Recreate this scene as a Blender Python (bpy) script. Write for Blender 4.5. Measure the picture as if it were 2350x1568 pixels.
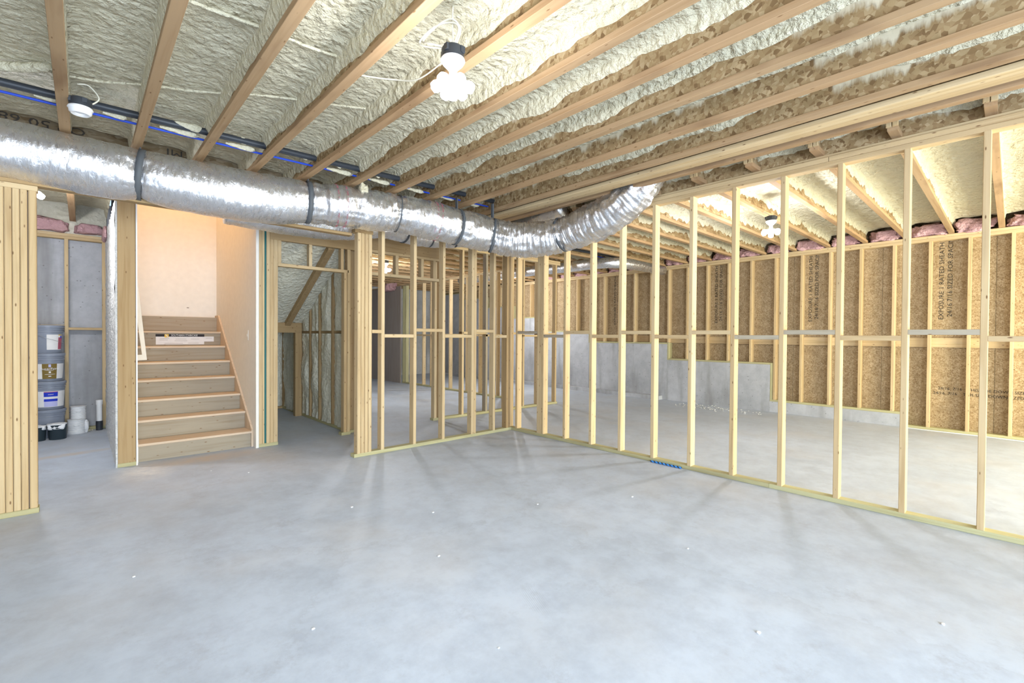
import bpy, bmesh, math, random
from mathutils import Vector, Matrix, noise
random.seed(7)
S = bpy.context.scene
COL = S.collection
for o in list(bpy.data.objects):
    bpy.data.objects.remove(o)

# ---------------------------------------------------------------- camera
CAM_H = 1.3135
YAW, PITCH, ROLL = 0.7473, 0.0120, 0.0070
cd = bpy.data.cameras.new('camera'); cam = bpy.data.objects.new('camera', cd); COL.objects.link(cam)
cd.sensor_width = 36.0; cd.lens = 1064.12 / 2350 * 36.0; cd.clip_start = 0.02; cd.clip_end = 100
_s, _c = math.sin(YAW), math.cos(YAW)
_F = Vector((_s * math.cos(PITCH), _c * math.cos(PITCH), -math.sin(PITCH)))
_R = Vector((_c, -_s, 0)); _U = Vector((_s * math.sin(PITCH), _c * math.sin(PITCH), math.cos(PITCH)))
R2 = _R * math.cos(ROLL) + _U * math.sin(ROLL); U2 = -_R * math.sin(ROLL) + _U * math.cos(ROLL)
m = Matrix((R2, U2, -_F)).transposed().to_4x4(); m.translation = (0, 0, CAM_H)
cam.matrix_world = m
S.camera = cam

# ---------------------------------------------------------------- world, exposure, lights
S.view_settings.view_transform = 'Standard'; S.view_settings.look = 'None'
S.view_settings.gamma = 1.0; S.view_settings.use_curve_mapping = False
S.view_settings.exposure = 0.30
w = bpy.data.worlds.new('sky'); S.world = w; w.use_nodes = True
wn = w.node_tree.nodes; wl = w.node_tree.links; wn.clear()
sky = wn.new('ShaderNodeTexSky'); sky.sky_type = 'NISHITA'; sky.sun_disc = False; sky.sun_elevation = math.radians(40); sky.sun_rotation = math.radians(160)
bg = wn.new('ShaderNodeBackground'); bg.inputs[1].default_value = 0.22
wo = wn.new('ShaderNodeOutputWorld'); wl.new(sky.outputs[0], bg.inputs[0]); wl.new(bg.outputs[0], wo.inputs[0])

def area(name, loc, rot, sx, sy, power, color, spread=180):
    d = bpy.data.lights.new(name, 'AREA'); d.shape = 'RECTANGLE'; d.size = sx; d.size_y = sy
    d.energy = power; d.color = color; d.spread = math.radians(spread)
    o = bpy.data.objects.new(name, d); COL.objects.link(o); o.location = loc; o.rotation_euler = rot
    return o
def point(name, loc, power, color, r=0.08):
    d = bpy.data.lights.new(name, 'POINT'); d.energy = power; d.color = color; d.shadow_soft_size = r
    o = bpy.data.objects.new(name, d); COL.objects.link(o); o.location = loc
    return o
DAY = (0.70, 0.83, 1.0); WARMDAY = (1.0, 0.985, 0.78); LED = (0.93, 0.95, 1.0)
# daylight coming in through the glazed door openings behind the camera (main room) and at the near end of the right room
area('daylight_main', (0.4, -3.48, 1.25), (math.radians(90), 0, 0), 3.2, 2.2, 480, DAY)
area('daylight_side', (6.9, -3.48, 1.25), (math.radians(112), 0, 0), 3.6, 2.2, 480, WARMDAY)
point('lamp_main_light', (1.33, 1.86, 2.40), 30, LED, 0.10)
point('lamp_right_light', (5.95, 1.93, 2.38), 55, LED, 0.07)
point('lamp_back_light', (4.41, 8.45, 2.46), 75, LED, 0.08)
point('lamp_closet_light', (-0.40, 6.3, 2.46), 50, LED, 0.07)
point('fill_far_light', (7.6, 8.4, 2.3), 85, LED, 0.08)  # added fill to brighten the back room floors; no lamp hangs here
point('stair_lamp_light', (0.92, 7.0, 4.3), 32, (1.0, 0.60, 0.29), 0.15)

# ---------------------------------------------------------------- materials
def newmat(name, rough=0.7, spec=0.3):
    mt = bpy.data.materials.new(name); mt.use_nodes = True
    nt = mt.node_tree; b = nt.nodes['Principled BSDF']
    b.inputs['Roughness'].default_value = rough
    b.inputs['Specular IOR Level'].default_value = spec
    return mt, nt, b
def N(nt, t, **k):
    n = nt.nodes.new(t)
    for a, v in k.items():
        if a == 'inp':
            for i, x in v.items(): n.inputs[i].default_value = x
        else: setattr(n, a, v)
    return n
def ramp(nt, stops, interp='LINEAR'):
    r = nt.nodes.new('ShaderNodeValToRGB'); r.color_ramp.interpolation = interp
    e = r.color_ramp.elements
    while len(e) < len(stops): e.new(0.5)
    for i, (p, c) in enumerate(stops):
        e[i].position = p; e[i].color = (*c, 1) if len(c) == 3 else c
    return r
def mixc(nt, fac, a, b, mode='MIX'):
    n = nt.nodes.new('ShaderNodeMix'); n.data_type = 'RGBA'; n.blend_type = mode
    for idx, v in ((0, fac), (6, a), (7, b)):
        if isinstance(v, (int, float)): n.inputs[idx].default_value = v
        elif isinstance(v, tuple): n.inputs[idx].default_value = (*v, 1)
        else: nt.links.new(v, n.inputs[idx])
    return n.outputs[2]
def bump(nt, b, h, strength, dist):
    n = N(nt, 'ShaderNodeBump', inp={'Strength': strength, 'Distance': dist}); nt.links.new(h, n.inputs['Height'])
    nt.links.new(n.outputs[0], b.inputs['Normal'])
def objcoord(nt, scale=(1, 1, 1), rnd=True):
    tc = N(nt, 'ShaderNodeTexCoord'); src = tc.outputs['Object']
    if rnd:
        oi = N(nt, 'ShaderNodeObjectInfo'); mu = N(nt, 'ShaderNodeMath', operation='MULTIPLY', inp={1: 37.0})
        nt.links.new(oi.outputs['Random'], mu.inputs[0])
        ad = N(nt, 'ShaderNodeVectorMath', operation='ADD'); nt.links.new(src, ad.inputs[0]); nt.links.new(mu.outputs[0], ad.inputs[1]); src = ad.outputs[0]
    mp = N(nt, 'ShaderNodeMapping'); mp.inputs['Scale'].default_value = scale; nt.links.new(src, mp.inputs[0])
    return mp.outputs[0]

def lumber_mat(name, ca, cb, knots=True, stain=0.0, rough=0.75):
    mt, nt, b = newmat(name, rough, 0.2); L = nt.links.new
    co = objcoord(nt, (22, 22, 0.9))
    n1 = N(nt, 'ShaderNodeTexNoise', inp={'Scale': 1.6, 'Detail': 4.0, 'Distortion': 0.6}); L(co, n1.inputs[0])
    oi = N(nt, 'ShaderNodeObjectInfo')
    base = mixc(nt, oi.outputs['Random'], ca, cb)
    g = ramp(nt, [(0.30, (0.86, 0.81, 0.74)), (0.52, (1, 1, 1)), (0.75, (1.04, 1.03, 1.0))]); L(n1.outputs[0], g.inputs[0])
    col = mixc(nt, 1.0, base, g.outputs[0], 'MULTIPLY')
    if stain:
        co3 = objcoord(nt, (5, 5, 1.2)); n3 = N(nt, 'ShaderNodeTexNoise', inp={'Scale': 1.2, 'Detail': 3.0}); L(co3, n3.inputs[0])
        r3 = ramp(nt, [(0.56, (0, 0, 0)), (0.70, (1, 1, 1))]); L(n3.outputs[0], r3.inputs[0])
        f3 = N(nt, 'ShaderNodeMath', operation='MULTIPLY', inp={1: stain}); L(r3.outputs[0], f3.inputs[0])
        col = mixc(nt, f3.outputs[0], col, (ca[0] * .45, ca[1] * .40, ca[2] * .38))
    if knots:
        ck = objcoord(nt, (24, 24, 8)); vo = N(nt, 'ShaderNodeTexVoronoi', inp={'Scale': 1.0, 'Randomness': 1.0}); L(ck, vo.inputs[0])
        rk = ramp(nt, [(0.0, (1, 1, 1)), (0.06, (1, 1, 1)), (0.13, (0, 0, 0))]); L(vo.outputs['Distance'], rk.inputs[0])
        col = mixc(nt, rk.outputs[0], col, (0.20, 0.11, 0.05))
    L(col, b.inputs['Base Color'])
    bump(nt, b, n1.outputs[0], 0.15, 0.002)
    return mt
M = {}
M['pine'] = lumber_mat('pine_lumber', (0.65, 0.50, 0.295), (0.56, 0.405, 0.22), stain=0.25)
M['grey_pine'] = lumber_mat('weathered_pine', (0.46, 0.40, 0.30), (0.38, 0.32, 0.24), stain=0.55)
M['lvl'] = lumber_mat('joist_flange_lumber', (0.44, 0.28, 0.15), (0.40, 0.27, 0.15), stain=0.6)
M['beam'] = lumber_mat('header_lumber', (0.46, 0.325, 0.175), (0.41, 0.28, 0.14))
M['treated'] = lumber_mat('treated_lumber', (0.52, 0.49, 0.28), (0.47, 0.43, 0.24), knots=False, stain=0.3)
M['tread'] = lumber_mat('tread_lumber', (0.70, 0.56, 0.42), (0.66, 0.53, 0.39), knots=False)
M['riser'] = lumber_mat('riser_plywood', (0.40, 0.34, 0.255), (0.36, 0.305, 0.23), stain=0.10)
M['brownpanel'] = lumber_mat('brown_panel', (0.40, 0.34, 0.29), (0.36, 0.31, 0.27), knots=False)

def osb_mat(name, dark=1.0, stain=0.0, spray=False, sc=1.0, warm=0):
    mt, nt, b = newmat(name, 0.8, 0.15); L = nt.links.new
    tc = N(nt, 'ShaderNodeTexCoord')
    cols = None; hs = None
    src = tc.outputs['Object']
    nz = N(nt, 'ShaderNodeTexNoise', inp={'Scale': 9.0, 'Detail': 2.0}); L(src, nz.inputs[0])
    v = []
    for i, rot in enumerate(((0.5, 0.3, 0.7), (1.4, 0.9, 2.2), (2.3, 1.7, 0.2))):
        mp = N(nt, 'ShaderNodeMapping'); mp.inputs['Rotation'].default_value = rot; mp.inputs['Scale'].default_value = (9 * sc, 30 * sc, 30 * sc); L(src, mp.inputs[0])
        vo = N(nt, 'ShaderNodeTexVoronoi', inp={'Scale': 1.6, 'Randomness': 1.0}); L(mp.outputs[0], vo.inputs[0]); v.append(vo)
    sel = N(nt, 'ShaderNodeSeparateColor'); L(v[0].outputs['Color'], sel.inputs[0])
    sel1 = N(nt, 'ShaderNodeSeparateColor'); L(v[1].outputs['Color'], sel1.inputs[0])
    sel2 = N(nt, 'ShaderNodeSeparateColor'); L(v[2].outputs['Color'], sel2.inputs[0])
    gt = N(nt, 'ShaderNodeMath', operation='GREATER_THAN', inp={1: 0.45}); L(sel.outputs[0], gt.inputs[0])
    gt2 = N(nt, 'ShaderNodeMath', operation='GREATER_THAN', inp={1: 0.5}); L(sel1.outputs[0], gt2.inputs[0])
    mx = N(nt, 'ShaderNodeMix'); mx.data_type = 'FLOAT'; L(gt.outputs[0], mx.inputs[0]); L(sel1.outputs[1], mx.inputs[2]); L(sel.outputs[1], mx.inputs[3])
    mx2 = N(nt, 'ShaderNodeMix'); mx2.data_type = 'FLOAT'; L(gt2.outputs[0], mx2.inputs[0]); L(sel2.outputs[1], mx2.inputs[2]); L(mx.outputs[0], mx2.inputs[3])
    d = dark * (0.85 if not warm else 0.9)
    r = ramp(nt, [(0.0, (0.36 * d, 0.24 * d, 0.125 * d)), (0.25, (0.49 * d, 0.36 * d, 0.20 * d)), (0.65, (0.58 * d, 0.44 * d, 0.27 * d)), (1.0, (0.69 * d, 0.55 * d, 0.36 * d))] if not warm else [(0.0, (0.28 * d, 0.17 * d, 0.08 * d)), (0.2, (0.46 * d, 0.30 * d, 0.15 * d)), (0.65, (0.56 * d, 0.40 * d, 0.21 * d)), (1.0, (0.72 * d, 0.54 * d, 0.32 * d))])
    L(mx2.outputs[0], r.inputs[0])
    col = mixc(nt, 1.0, r.outputs[0], ramp_out(nt, nz.outputs[0], [(0.3, (0.82, 0.80, 0.76)), (0.7, (1.05, 1.05, 1.05))]), 'MULTIPLY')
    if spray:      # cream overspray feathering down the web from the foam, in vertical streaks
        ms = N(nt, 'ShaderNodeMapping'); ms.inputs['Scale'].default_value = (9, 9, 1.6); L(src, ms.inputs[0])
        ns = N(nt, 'ShaderNodeTexNoise', inp={'Scale': 1.0, 'Detail': 5.0, 'Roughness': 0.6}); L(ms.outputs[0], ns.inputs[0])
        nb = N(nt, 'ShaderNodeTexNoise', inp={'Scale': 1.1, 'Detail': 2.0}); L(src, nb.inputs[0])
        sz = N(nt, 'ShaderNodeSeparateXYZ'); L(src, sz.inputs[0])
        a1 = N(nt, 'ShaderNodeMath', operation='MULTIPLY_ADD', inp={1: 3.2, 2: -0.62}); L(sz.outputs[2], a1.inputs[0])
        a2 = N(nt, 'ShaderNodeMath', operation='ADD'); L(a1.outputs[0], a2.inputs[0]); L(ns.outputs[0], a2.inputs[1])
        a3 = N(nt, 'ShaderNodeMath', operation='ADD'); L(a2.outputs[0], a3.inputs[0]); L(nb.outputs[0], a3.inputs[1])
        col = mixc(nt, ramp_out(nt, a3.outputs[0], [(0.36, (0, 0, 0)), (0.50, (0.88, 0.88, 0.88))]), col, (0.72, 0.66, 0.51))
    if stain:
        mp = N(nt, 'ShaderNodeMapping'); mp.inputs['Scale'].default_value = (1, 0.8, 2.2); L(src, mp.inputs[0])
        n3 = N(nt, 'ShaderNodeTexNoise', inp={'Scale': 1.7, 'Detail': 5.0, 'Distortion': 0.5}); L(mp.outputs[0], n3.inputs[0])
        sx = N(nt, 'ShaderNodeSeparateXYZ'); L(src, sx.inputs[0])
        mr = N(nt, 'ShaderNodeMapRange', inp={1: -0.5, 2: -1.0, 3: 0.0, 4: 1.0}); L(sx.outputs[2], mr.inputs[0])
        my = N(nt, 'ShaderNodeMapRange', inp={1: -0.9, 2: -2.0, 3: 0.0, 4: 1.0}); L(sx.outputs[1], my.inputs[0])
        m1 = N(nt, 'ShaderNodeMath', operation='MULTIPLY'); L(mr.outputs[0], m1.inputs[0]); L(my.outputs[0], m1.inputs[1])
        rr = ramp(nt, [(0.42, (0, 0, 0)), (0.60, (1, 1, 1))]); L(n3.outputs[0], rr.inputs[0])
        m2 = N(nt, 'ShaderNodeMath', operation='MULTIPLY'); L(m1.outputs[0], m2.inputs[0]); L(rr.outputs[0], m2.inputs[1])
        m3 = N(nt, 'ShaderNodeMath', operation='MULTIPLY', inp={1: stain}); L(m2.outputs[0], m3.inputs[0])
        col = mixc(nt, m3.outputs[0], col, (0.14, 0.10, 0.06))
    L(col, b.inputs['Base Color'])
    bump(nt, b, mx2.outputs[0], 0.35, 0.004)
    return mt
def ramp_out(nt, src, stops):
    r = ramp(nt, stops); nt.links.new(src, r.inputs[0]); return r.outputs[0]
M['osb'] = osb_mat('osb_web', 0.74, spray=True, sc=0.72, warm=1)
M['osb_wall'] = osb_mat('osb_sheathing', 1.0, stain=0.8, sc=1.5)
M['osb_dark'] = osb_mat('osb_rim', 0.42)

def foam_mat(name, col, tint, bs=1.0, bd=0.022):
    mt, nt, b = newmat(name, 0.6, 0.3); L = nt.links.new
    tc = N(nt, 'ShaderNodeTexCoord')
    n1 = N(nt, 'ShaderNodeTexNoise', inp={'Scale': 5.0, 'Detail': 4.0}); L(tc.outputs['Object'], n1.inputs[0])
    n2 = N(nt, 'ShaderNodeTexNoise', inp={'Scale': 45.0, 'Detail': 3.0, 'Roughness': 0.6}); L(tc.outputs['Object'], n2.inputs[0])
    vo = N(nt, 'ShaderNodeTexVoronoi', feature='SMOOTH_F1', inp={'Scale': 26.0}); L(n1.outputs['Color'], vo.inputs[0])
    vo2 = N(nt, 'ShaderNodeTexVoronoi', feature='SMOOTH_F1', inp={'Scale': 24.0}); L(tc.outputs['Object'], vo2.inputs[0])
    c = mixc(nt, n1.outputs[0], col, tint)
    c = mixc(nt, 1.0, c, ramp_out(nt, vo2.outputs['Distance'], [(0.0, (1.03, 1.03, 1.02)), (0.9, (0.86, 0.85, 0.80))]), 'MULTIPLY')
    L(c, b.inputs['Base Color'])
    sb = N(nt, 'ShaderNodeMath', operation='MULTIPLY_ADD', inp={1: -1.2}); L(vo2.outputs['Distance'], sb.inputs[0]); L(n2.outputs[0], sb.inputs[2])
    bump(nt, b, sb.outputs[0], bs, bd)
    return mt
M['foam'] = foam_mat('spray_foam', (0.78, 0.725, 0.555), (0.70, 0.64, 0.47))
M['foam_old'] = foam_mat('spray_foam_closet', (0.86, 0.84, 0.74), (0.78, 0.75, 0.62), 0.8, 0.018)
M['pink'] = foam_mat('fibreglass', (0.70, 0.45, 0.47), (0.58, 0.33, 0.36))

FLOORMARKS = [(2.45, 3.64, .07, .15, .5, 'print'), (.45, 1.55, .10, .22, .3, 'print'), (1.65, 1.60, .07, .15, -.4, 'print'), (1.95, 2.1, .08, .2, .9, 'print'), (.55, 3.1, .06, .12, 0.2, 'print'), (.42, 5.55, .26, .36, 0, 'dust'), (1.0, 5.75, .65, .22, 0, 'sawdust'), (-.1, 6.9, .5, .12, 0.2, 'sawdust')]
def concrete_mat(name, a, bcol, floor=False):
    mt, nt, b = newmat(name, 0.55 if floor else 0.85, 0.35 if floor else 0.15); L = nt.links.new
    tc = N(nt, 'ShaderNodeTexCoord'); src = tc.outputs['Object']
    n1 = N(nt, 'ShaderNodeTexNoise', inp={'Scale': 0.7, 'Detail': 6.0, 'Roughness': 0.6, 'Distortion': 0.4}); L(src, n1.inputs[0])
    n2 = N(nt, 'ShaderNodeTexNoise', inp={'Scale': 7.0, 'Detail': 8.0, 'Roughness': 0.7}); L(src, n2.inputs[0])
    c = mixc(nt, ramp_out(nt, n1.outputs[0], [(0.35, (0, 0, 0)), (0.65, (1, 1, 1))]), a, bcol)
    c = mixc(nt, 1.0, c, ramp_out(nt, n2.outputs[0], [(0.3, (0.83, 0.83, 0.84)), (0.58, (1, 1, 1)), (0.8, (1.05, 1.05, 1.05))]), 'MULTIPLY')
    if floor:
        n3 = N(nt, 'ShaderNodeTexNoise', inp={'Scale': 1.1, 'Detail': 5.0}); L(src, n3.inputs[0])
        sx = N(nt, 'ShaderNodeSeparateXYZ'); L(src, sx.inputs[0])
        c = mixc(nt, ramp_out(nt, n3.outputs[0], [(0.50, (0, 0, 0)), (0.78, (0.30, 0.30, 0.30))]), c, (0.62, 0.54, 0.45))
        n4 = N(nt, 'ShaderNodeTexNoise', inp={'Scale': 3.2, 'Detail': 9.0, 'Roughness': 0.8}); L(src, n4.inputs[0])
        c = mixc(nt, ramp_out(nt, n4.outputs[0], [(0.56, (0, 0, 0)), (0.68, (0.35, 0.35, 0.35))]), c, (0.33, 0.33, 0.36))
        v = N(nt, 'ShaderNodeTexVoronoi', feature='DISTANCE_TO_EDGE', inp={'Scale': 0.28}); 
        dn = N(nt, 'ShaderNodeMix'); dn.data_type = 'VECTOR'; dn.inputs[0].default_value = 0.3; L(src, dn.inputs[4]); L(n2.outputs['Color'], dn.inputs[5]); L(dn.outputs[1], v.inputs[0])
        c = mixc(nt, ramp_out(nt, v.outputs['Distance'], [(0.0, (0.14, 0.14, 0.14)), (0.0008, (0, 0, 0))]), c, (0.30, 0.30, 0.32))
        # shoe prints, dust swept to the stair foot
        FX, FY = 3.7, 5.2
        for (px, py, rx, ry, an, kind) in FLOORMARKS:
            m1 = N(nt, 'ShaderNodeMapping', vector_type='TEXTURE'); m1.inputs['Location'].default_value = (px - FX, py - FY, .075); m1.inputs['Rotation'].default_value = (0, 0, an); m1.inputs['Scale'].default_value = (rx, ry, 1)
            L(src, m1.inputs[0]); ln = N(nt, 'ShaderNodeVectorMath', operation='LENGTH'); L(m1.outputs[0], ln.inputs[0])
            if kind == 'print':
                wv = N(nt, 'ShaderNodeTexWave', inp={'Scale': 2.2, 'Distortion': 3.0, 'Detail': 2.0}); L(m1.outputs[0], wv.inputs[0])
                f = mixc(nt, 1.0, ramp_out(nt, ln.outputs['Value'], [(0.55, (.30,) * 3), (0.95, (0,) * 3)]), wv.outputs['Color'], 'MULTIPLY'); c = mixc(nt, f, c, (0.33, 0.35, 0.40))
            else:
                f = mixc(nt, 1.0, ramp_out(nt, ln.outputs['Value'], [(0.3, (.75,) * 3), (1.0, (0,) * 3)]), ramp_out(nt, n2.outputs[0], [(0.35, (.3,) * 3), (0.6, (1,) * 3)]), 'MULTIPLY'); c = mixc(nt, f, c, (0.80, 0.79, 0.77) if kind == 'dust' else (0.60, 0.50, 0.41))
    else:
        mp = N(nt, 'ShaderNodeMapping'); mp.inputs['Scale'].default_value = (3, 3, 0.4); L(src, mp.inputs[0])
        n5 = N(nt, 'ShaderNodeTexNoise', inp={'Scale': 1.3, 'Detail': 4.0}); L(mp.outputs[0], n5.inputs[0])
        c = mixc(nt, ramp_out(nt, n5.outputs[0], [(0.50, (0, 0, 0)), (0.70, (0.75, 0.75, 0.75))]), c, (0.24, 0.235, 0.23))
        vo = N(nt, 'ShaderNodeTexVoronoi', inp={'Scale': 13.0}); L(src, vo.inputs[0])
        c = mixc(nt, ramp_out(nt, vo.outputs['Distance'], [(0.07, (0.6, 0.6, 0.6)), (0.12, (0, 0, 0))]), c, (0.13, 0.12, 0.11))
    L(c, b.inputs['Base Color'])
    if floor:
        L(ramp_out(nt, n2.outputs[0], [(0.3, (0.42,) * 3), (0.7, (0.68,) * 3)]), b.inputs['Roughness'])
    bump(nt, b, n2.outputs[0], 0.12 if floor else 0.3, 0.004)
    return mt
M['floor'] = concrete_mat('floor_concrete', (0.575, 0.635, 0.735), (0.49, 0.54, 0.62), True)
M['concrete'] = concrete_mat('wall_concrete', (0.56, 0.57, 0.60), (0.42, 0.43, 0.455))

def foil_mat():
    mt, nt, b = newmat('foil_jacket', 0.3, 0.5); L = nt.links.new
    b.inputs['Metallic'].default_value = 0.92; b.inputs['Base Color'].default_value = (0.80, 0.80, 0.82, 1)
    tc = N(nt, 'ShaderNodeTexCoord')
    mp = N(nt, 'ShaderNodeMapping'); mp.inputs['Scale'].default_value = (15, 6, 6); L(tc.outputs['Object'], mp.inputs[0])
    n1 = N(nt, 'ShaderNodeTexNoise', inp={'Scale': 2.2, 'Detail': 6.0, 'Roughness': 0.65, 'Distortion': 0.8}); L(mp.outputs[0], n1.inputs[0])
    bump(nt, b, n1.outputs[0], 0.5, 0.018)
    L(ramp_out(nt, n1.outputs[0], [(0.3, (0.20,) * 3), (0.7, (0.40,) * 3)]), b.inputs['Roughness'])
    return mt
M['foil'] = foil_mat()
def plain(name, c, rough=0.6, spec=0.3, metal=0.0, emit=None, es=0.0):
    mt, nt, b = newmat(name, rough, spec); L = nt.links.new
    tc = N(nt, 'ShaderNodeTexCoord'); n1 = N(nt, 'ShaderNodeTexNoise', inp={'Scale': 14.0, 'Detail': 3.0}); L(tc.outputs['Object'], n1.inputs[0])
    cc = mixc(nt, 1.0, c, ramp_out(nt, n1.outputs[0], [(0.3, (0.97,) * 3), (0.7, (1.02,) * 3)]), 'MULTIPLY'); L(cc, b.inputs['Base Color'])
    b.inputs['Metallic'].default_value = metal
    if emit:
        b.inputs['Emission Color'].default_value = (*emit, 1); b.inputs['Emission Strength'].default_value = es
    return mt
M['drywall'] = plain('drywall_paint', (0.86, 0.82, 0.74), 0.8)
M['gypsum_edge'] = plain('gypsum_edge', (0.82, 0.82, 0.80), 0.8)
M['sealer'] = plain('green_sealer', (0.01, 0.13, 0.13), 0.5)
M['whiteplastic'] = plain('white_plastic', (0.82, 0.82, 0.82), 0.35, 0.5)
M['blackplastic'] = plain('black_plastic', (0.035, 0.04, 0.048), 0.45, 0.4)
M['darkgrey'] = plain('dark_strap', (0.10, 0.11, 0.12), 0.6, 0.4)
M['pail'] = plain('grey_pail_plastic', (0.25, 0.275, 0.33), 0.35, 0.4)
M['blue'] = plain('blue_tube', (0.02, 0.07, 0.55), 0.4)
M['cable'] = plain('cream_cable', (0.74, 0.70, 0.58), 0.5)
M['paper'] = plain('paper_label', (0.78, 0.76, 0.74), 0.7)
M['labelred'] = plain('red_print', (0.42, 0.10, 0.14), 0.6)
M['labelbrown'] = plain('olive_print', (0.20, 0.135, 0.03), 0.6)
M['labelblue'] = plain('blue_print', (0.015, 0.04, 0.50), 0.6)
M['lavender'] = plain('lavender_print', (0.50, 0.50, 0.78), 0.6)
M['yellow'] = plain('yellow_print', (0.80, 0.52, 0.08), 0.6)
M['ink'] = plain('black_ink', (0.02, 0.015, 0.015), 0.6)
M['stencil'] = plain('stencil_ink', (0.045, 0.038, 0.03), 0.8)
M['steel'] = plain('galvanised_steel', (0.55, 0.56, 0.58), 0.35, 0.5, 0.9)
M['tub'] = plain('dark_paint_tub', (0.03, 0.045, 0.055), 0.4)
M['rope'] = plain('blue_rope', (0.05, 0.30, 0.80), 0.6)
M['trim'] = plain('primed_trim', (0.78, 0.70, 0.58), 0.5)
M['print_gap_brown'] = plain('brown_print_gap_shade', (0.25, 0.19, 0.14), 0.8)  # brown of the notice lines and socket, also the painted stud gap shade
M['bulb'] = plain('lit_bulb', (1, 1, 1), 0.4, 0.3, 0, (0.92, 0.95, 1.0), 14.0)
M['bulb_small'] = plain('lit_bulb_far', (1, 1, 1), 0.4, 0.3, 0, (0.95, 0.95, 1.0), 14.0)
M['bulb_warm'] = plain('lit_bulb_warm', (1, 1, 1), 0.4, 0.3, 0, (1.0, 0.70, 0.42), 10.0)

# ---------------------------------------------------------------- builders
def tag(o, label=None, cat=None, group=None, kind=None):
    if label: o['label'] = label
    if cat: o['category'] = cat
    if group: o['group'] = group
    if kind: o['kind'] = kind
    return o
def empty(name, loc=(0, 0, 0), **k):
    o = bpy.data.objects.new(name, None); COL.objects.link(o); o.location = loc; o.empty_display_size = 0.1
    return tag(o, **k)
def wloc(o):
    v = Vector((0, 0, 0))
    while o: v += o.location; o = o.parent
    return v
def link(name, me, loc, parent=None, rot=None, **k):
    o = bpy.data.objects.new(name, me); COL.objects.link(o)
    if parent:
        o.parent = parent; o.location = Vector(loc) - wloc(parent)
    else: o.location = loc
    if rot: o.rotation_euler = rot
    return tag(o, **k)
CACHE = {}
def stick_mesh(a, b, l, mat, ch):
    """prism of section a x b, length l along local Z, chamfered long edges, grain runs along Z"""
    key = (round(a, 4), round(b, 4), round(l, 3), mat, ch)
    if key in CACHE: return CACHE[key]
    c = min(ch, a * .3, b * .3); x, y = a / 2, b / 2
    p = [(-x + c, -y), (x - c, -y), (x, -y + c), (x, y - c), (x - c, y), (-x + c, y), (-x, y - c), (-x, -y + c)]
    v = [(px, py, -l / 2) for px, py in p] + [(px, py, l / 2) for px, py in p]
    f = [(i, (i + 1) % 8, 8 + (i + 1) % 8, 8 + i) for i in range(8)] + [tuple(range(7, -1, -1)), tuple(range(8, 16))]
    me = bpy.data.meshes.new('board'); me.from_pydata(v, [], f); me.materials.append(M[mat]); CACHE[key] = me
    return me
def board(name, x0, x1, y0, y1, z0, z1, mat='pine', parent=None, ch=0.003, axis=None, **k):
    d = (abs(x1 - x0), abs(y1 - y0), abs(z1 - z0)); c = ((x0 + x1) / 2, (y0 + y1) / 2, (z0 + z1) / 2)
    if axis is None: axis = 'xyz'[d.index(max(d))]
    if axis == 'z': me, rot = stick_mesh(d[0], d[1], d[2], mat, ch), None
    elif axis == 'x': me, rot = stick_mesh(d[2], d[1], d[0], mat, ch), (0, math.pi / 2, 0)
    else: me, rot = stick_mesh(d[0], d[2], d[1], mat, ch), (math.pi / 2, 0, 0)
    return link(name, me, c, parent, rot, **k)
def slab(name, x0, x1, y0, y1, z0, z1, mat, parent=None, **k):
    me = bpy.data.meshes.new(name)
    cx, cy, cz = (x0 + x1) / 2, (y0 + y1) / 2, (z0 + z1) / 2
    v = [(x - cx, y - cy, z - cz) for x in (x0, x1) for y in (y0, y1) for z in (z0, z1)]
    me.from_pydata(v, [], [(0, 1, 3, 2), (4, 6, 7, 5), (0, 4, 5, 1), (2, 3, 7, 6), (0, 2, 6, 4), (1, 5, 7, 3)]); me.materials.append(M[mat])
    return link(name, me, (cx, cy, cz), parent, **k)
def prism(name, pts, axis, t0, t1, mat, parent=None, **k):
    """polygon pts in the plane normal to axis, extruded t0..t1"""
    def P(p, t): return {'x': (t, p[0], p[1]), 'y': (p[0], t, p[1]), 'z': (p[0], p[1], t)}[axis]
    V = [Vector(P(p, t0)) for p in pts] + [Vector(P(p, t1)) for p in pts]; c = sum(V, Vector()) / len(V)
    n = len(pts); f = [(i, (i + 1) % n, n + (i + 1) % n, n + i) for i in range(n)] + [tuple(range(n - 1, -1, -1)), tuple(range(n, 2 * n))]
    me = bpy.data.meshes.new(name); me.from_pydata([v - c for v in V], [], f); me.materials.append(M[mat])
    bm = bmesh.new(); bm.from_mesh(me); bmesh.ops.recalc_face_normals(bm, faces=bm.faces); bm.to_mesh(me); bm.free()
    return link(name, me, c, parent, **k)
def smooth(me):
    me.polygons.foreach_set('use_smooth', [True] * len(me.polygons)); return me
def catmull(P, n):
    out = []; P = [Vector(p) for p in P]
    Q = [P[0] * 2 - P[1]] + P + [P[-1] * 2 - P[-2]]
    for i in range(1, len(Q) - 2):
        a, b, c, d = Q[i - 1:i + 3]
        for j in range(n):
            t = j / n; out.append(0.5 * ((2 * b) + (c - a) * t + (2 * a - 5 * b + 4 * c - d) * t * t + (3 * b - a - 3 * c + d) * t ** 3))
    out.append(P[-1]); return out
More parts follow.
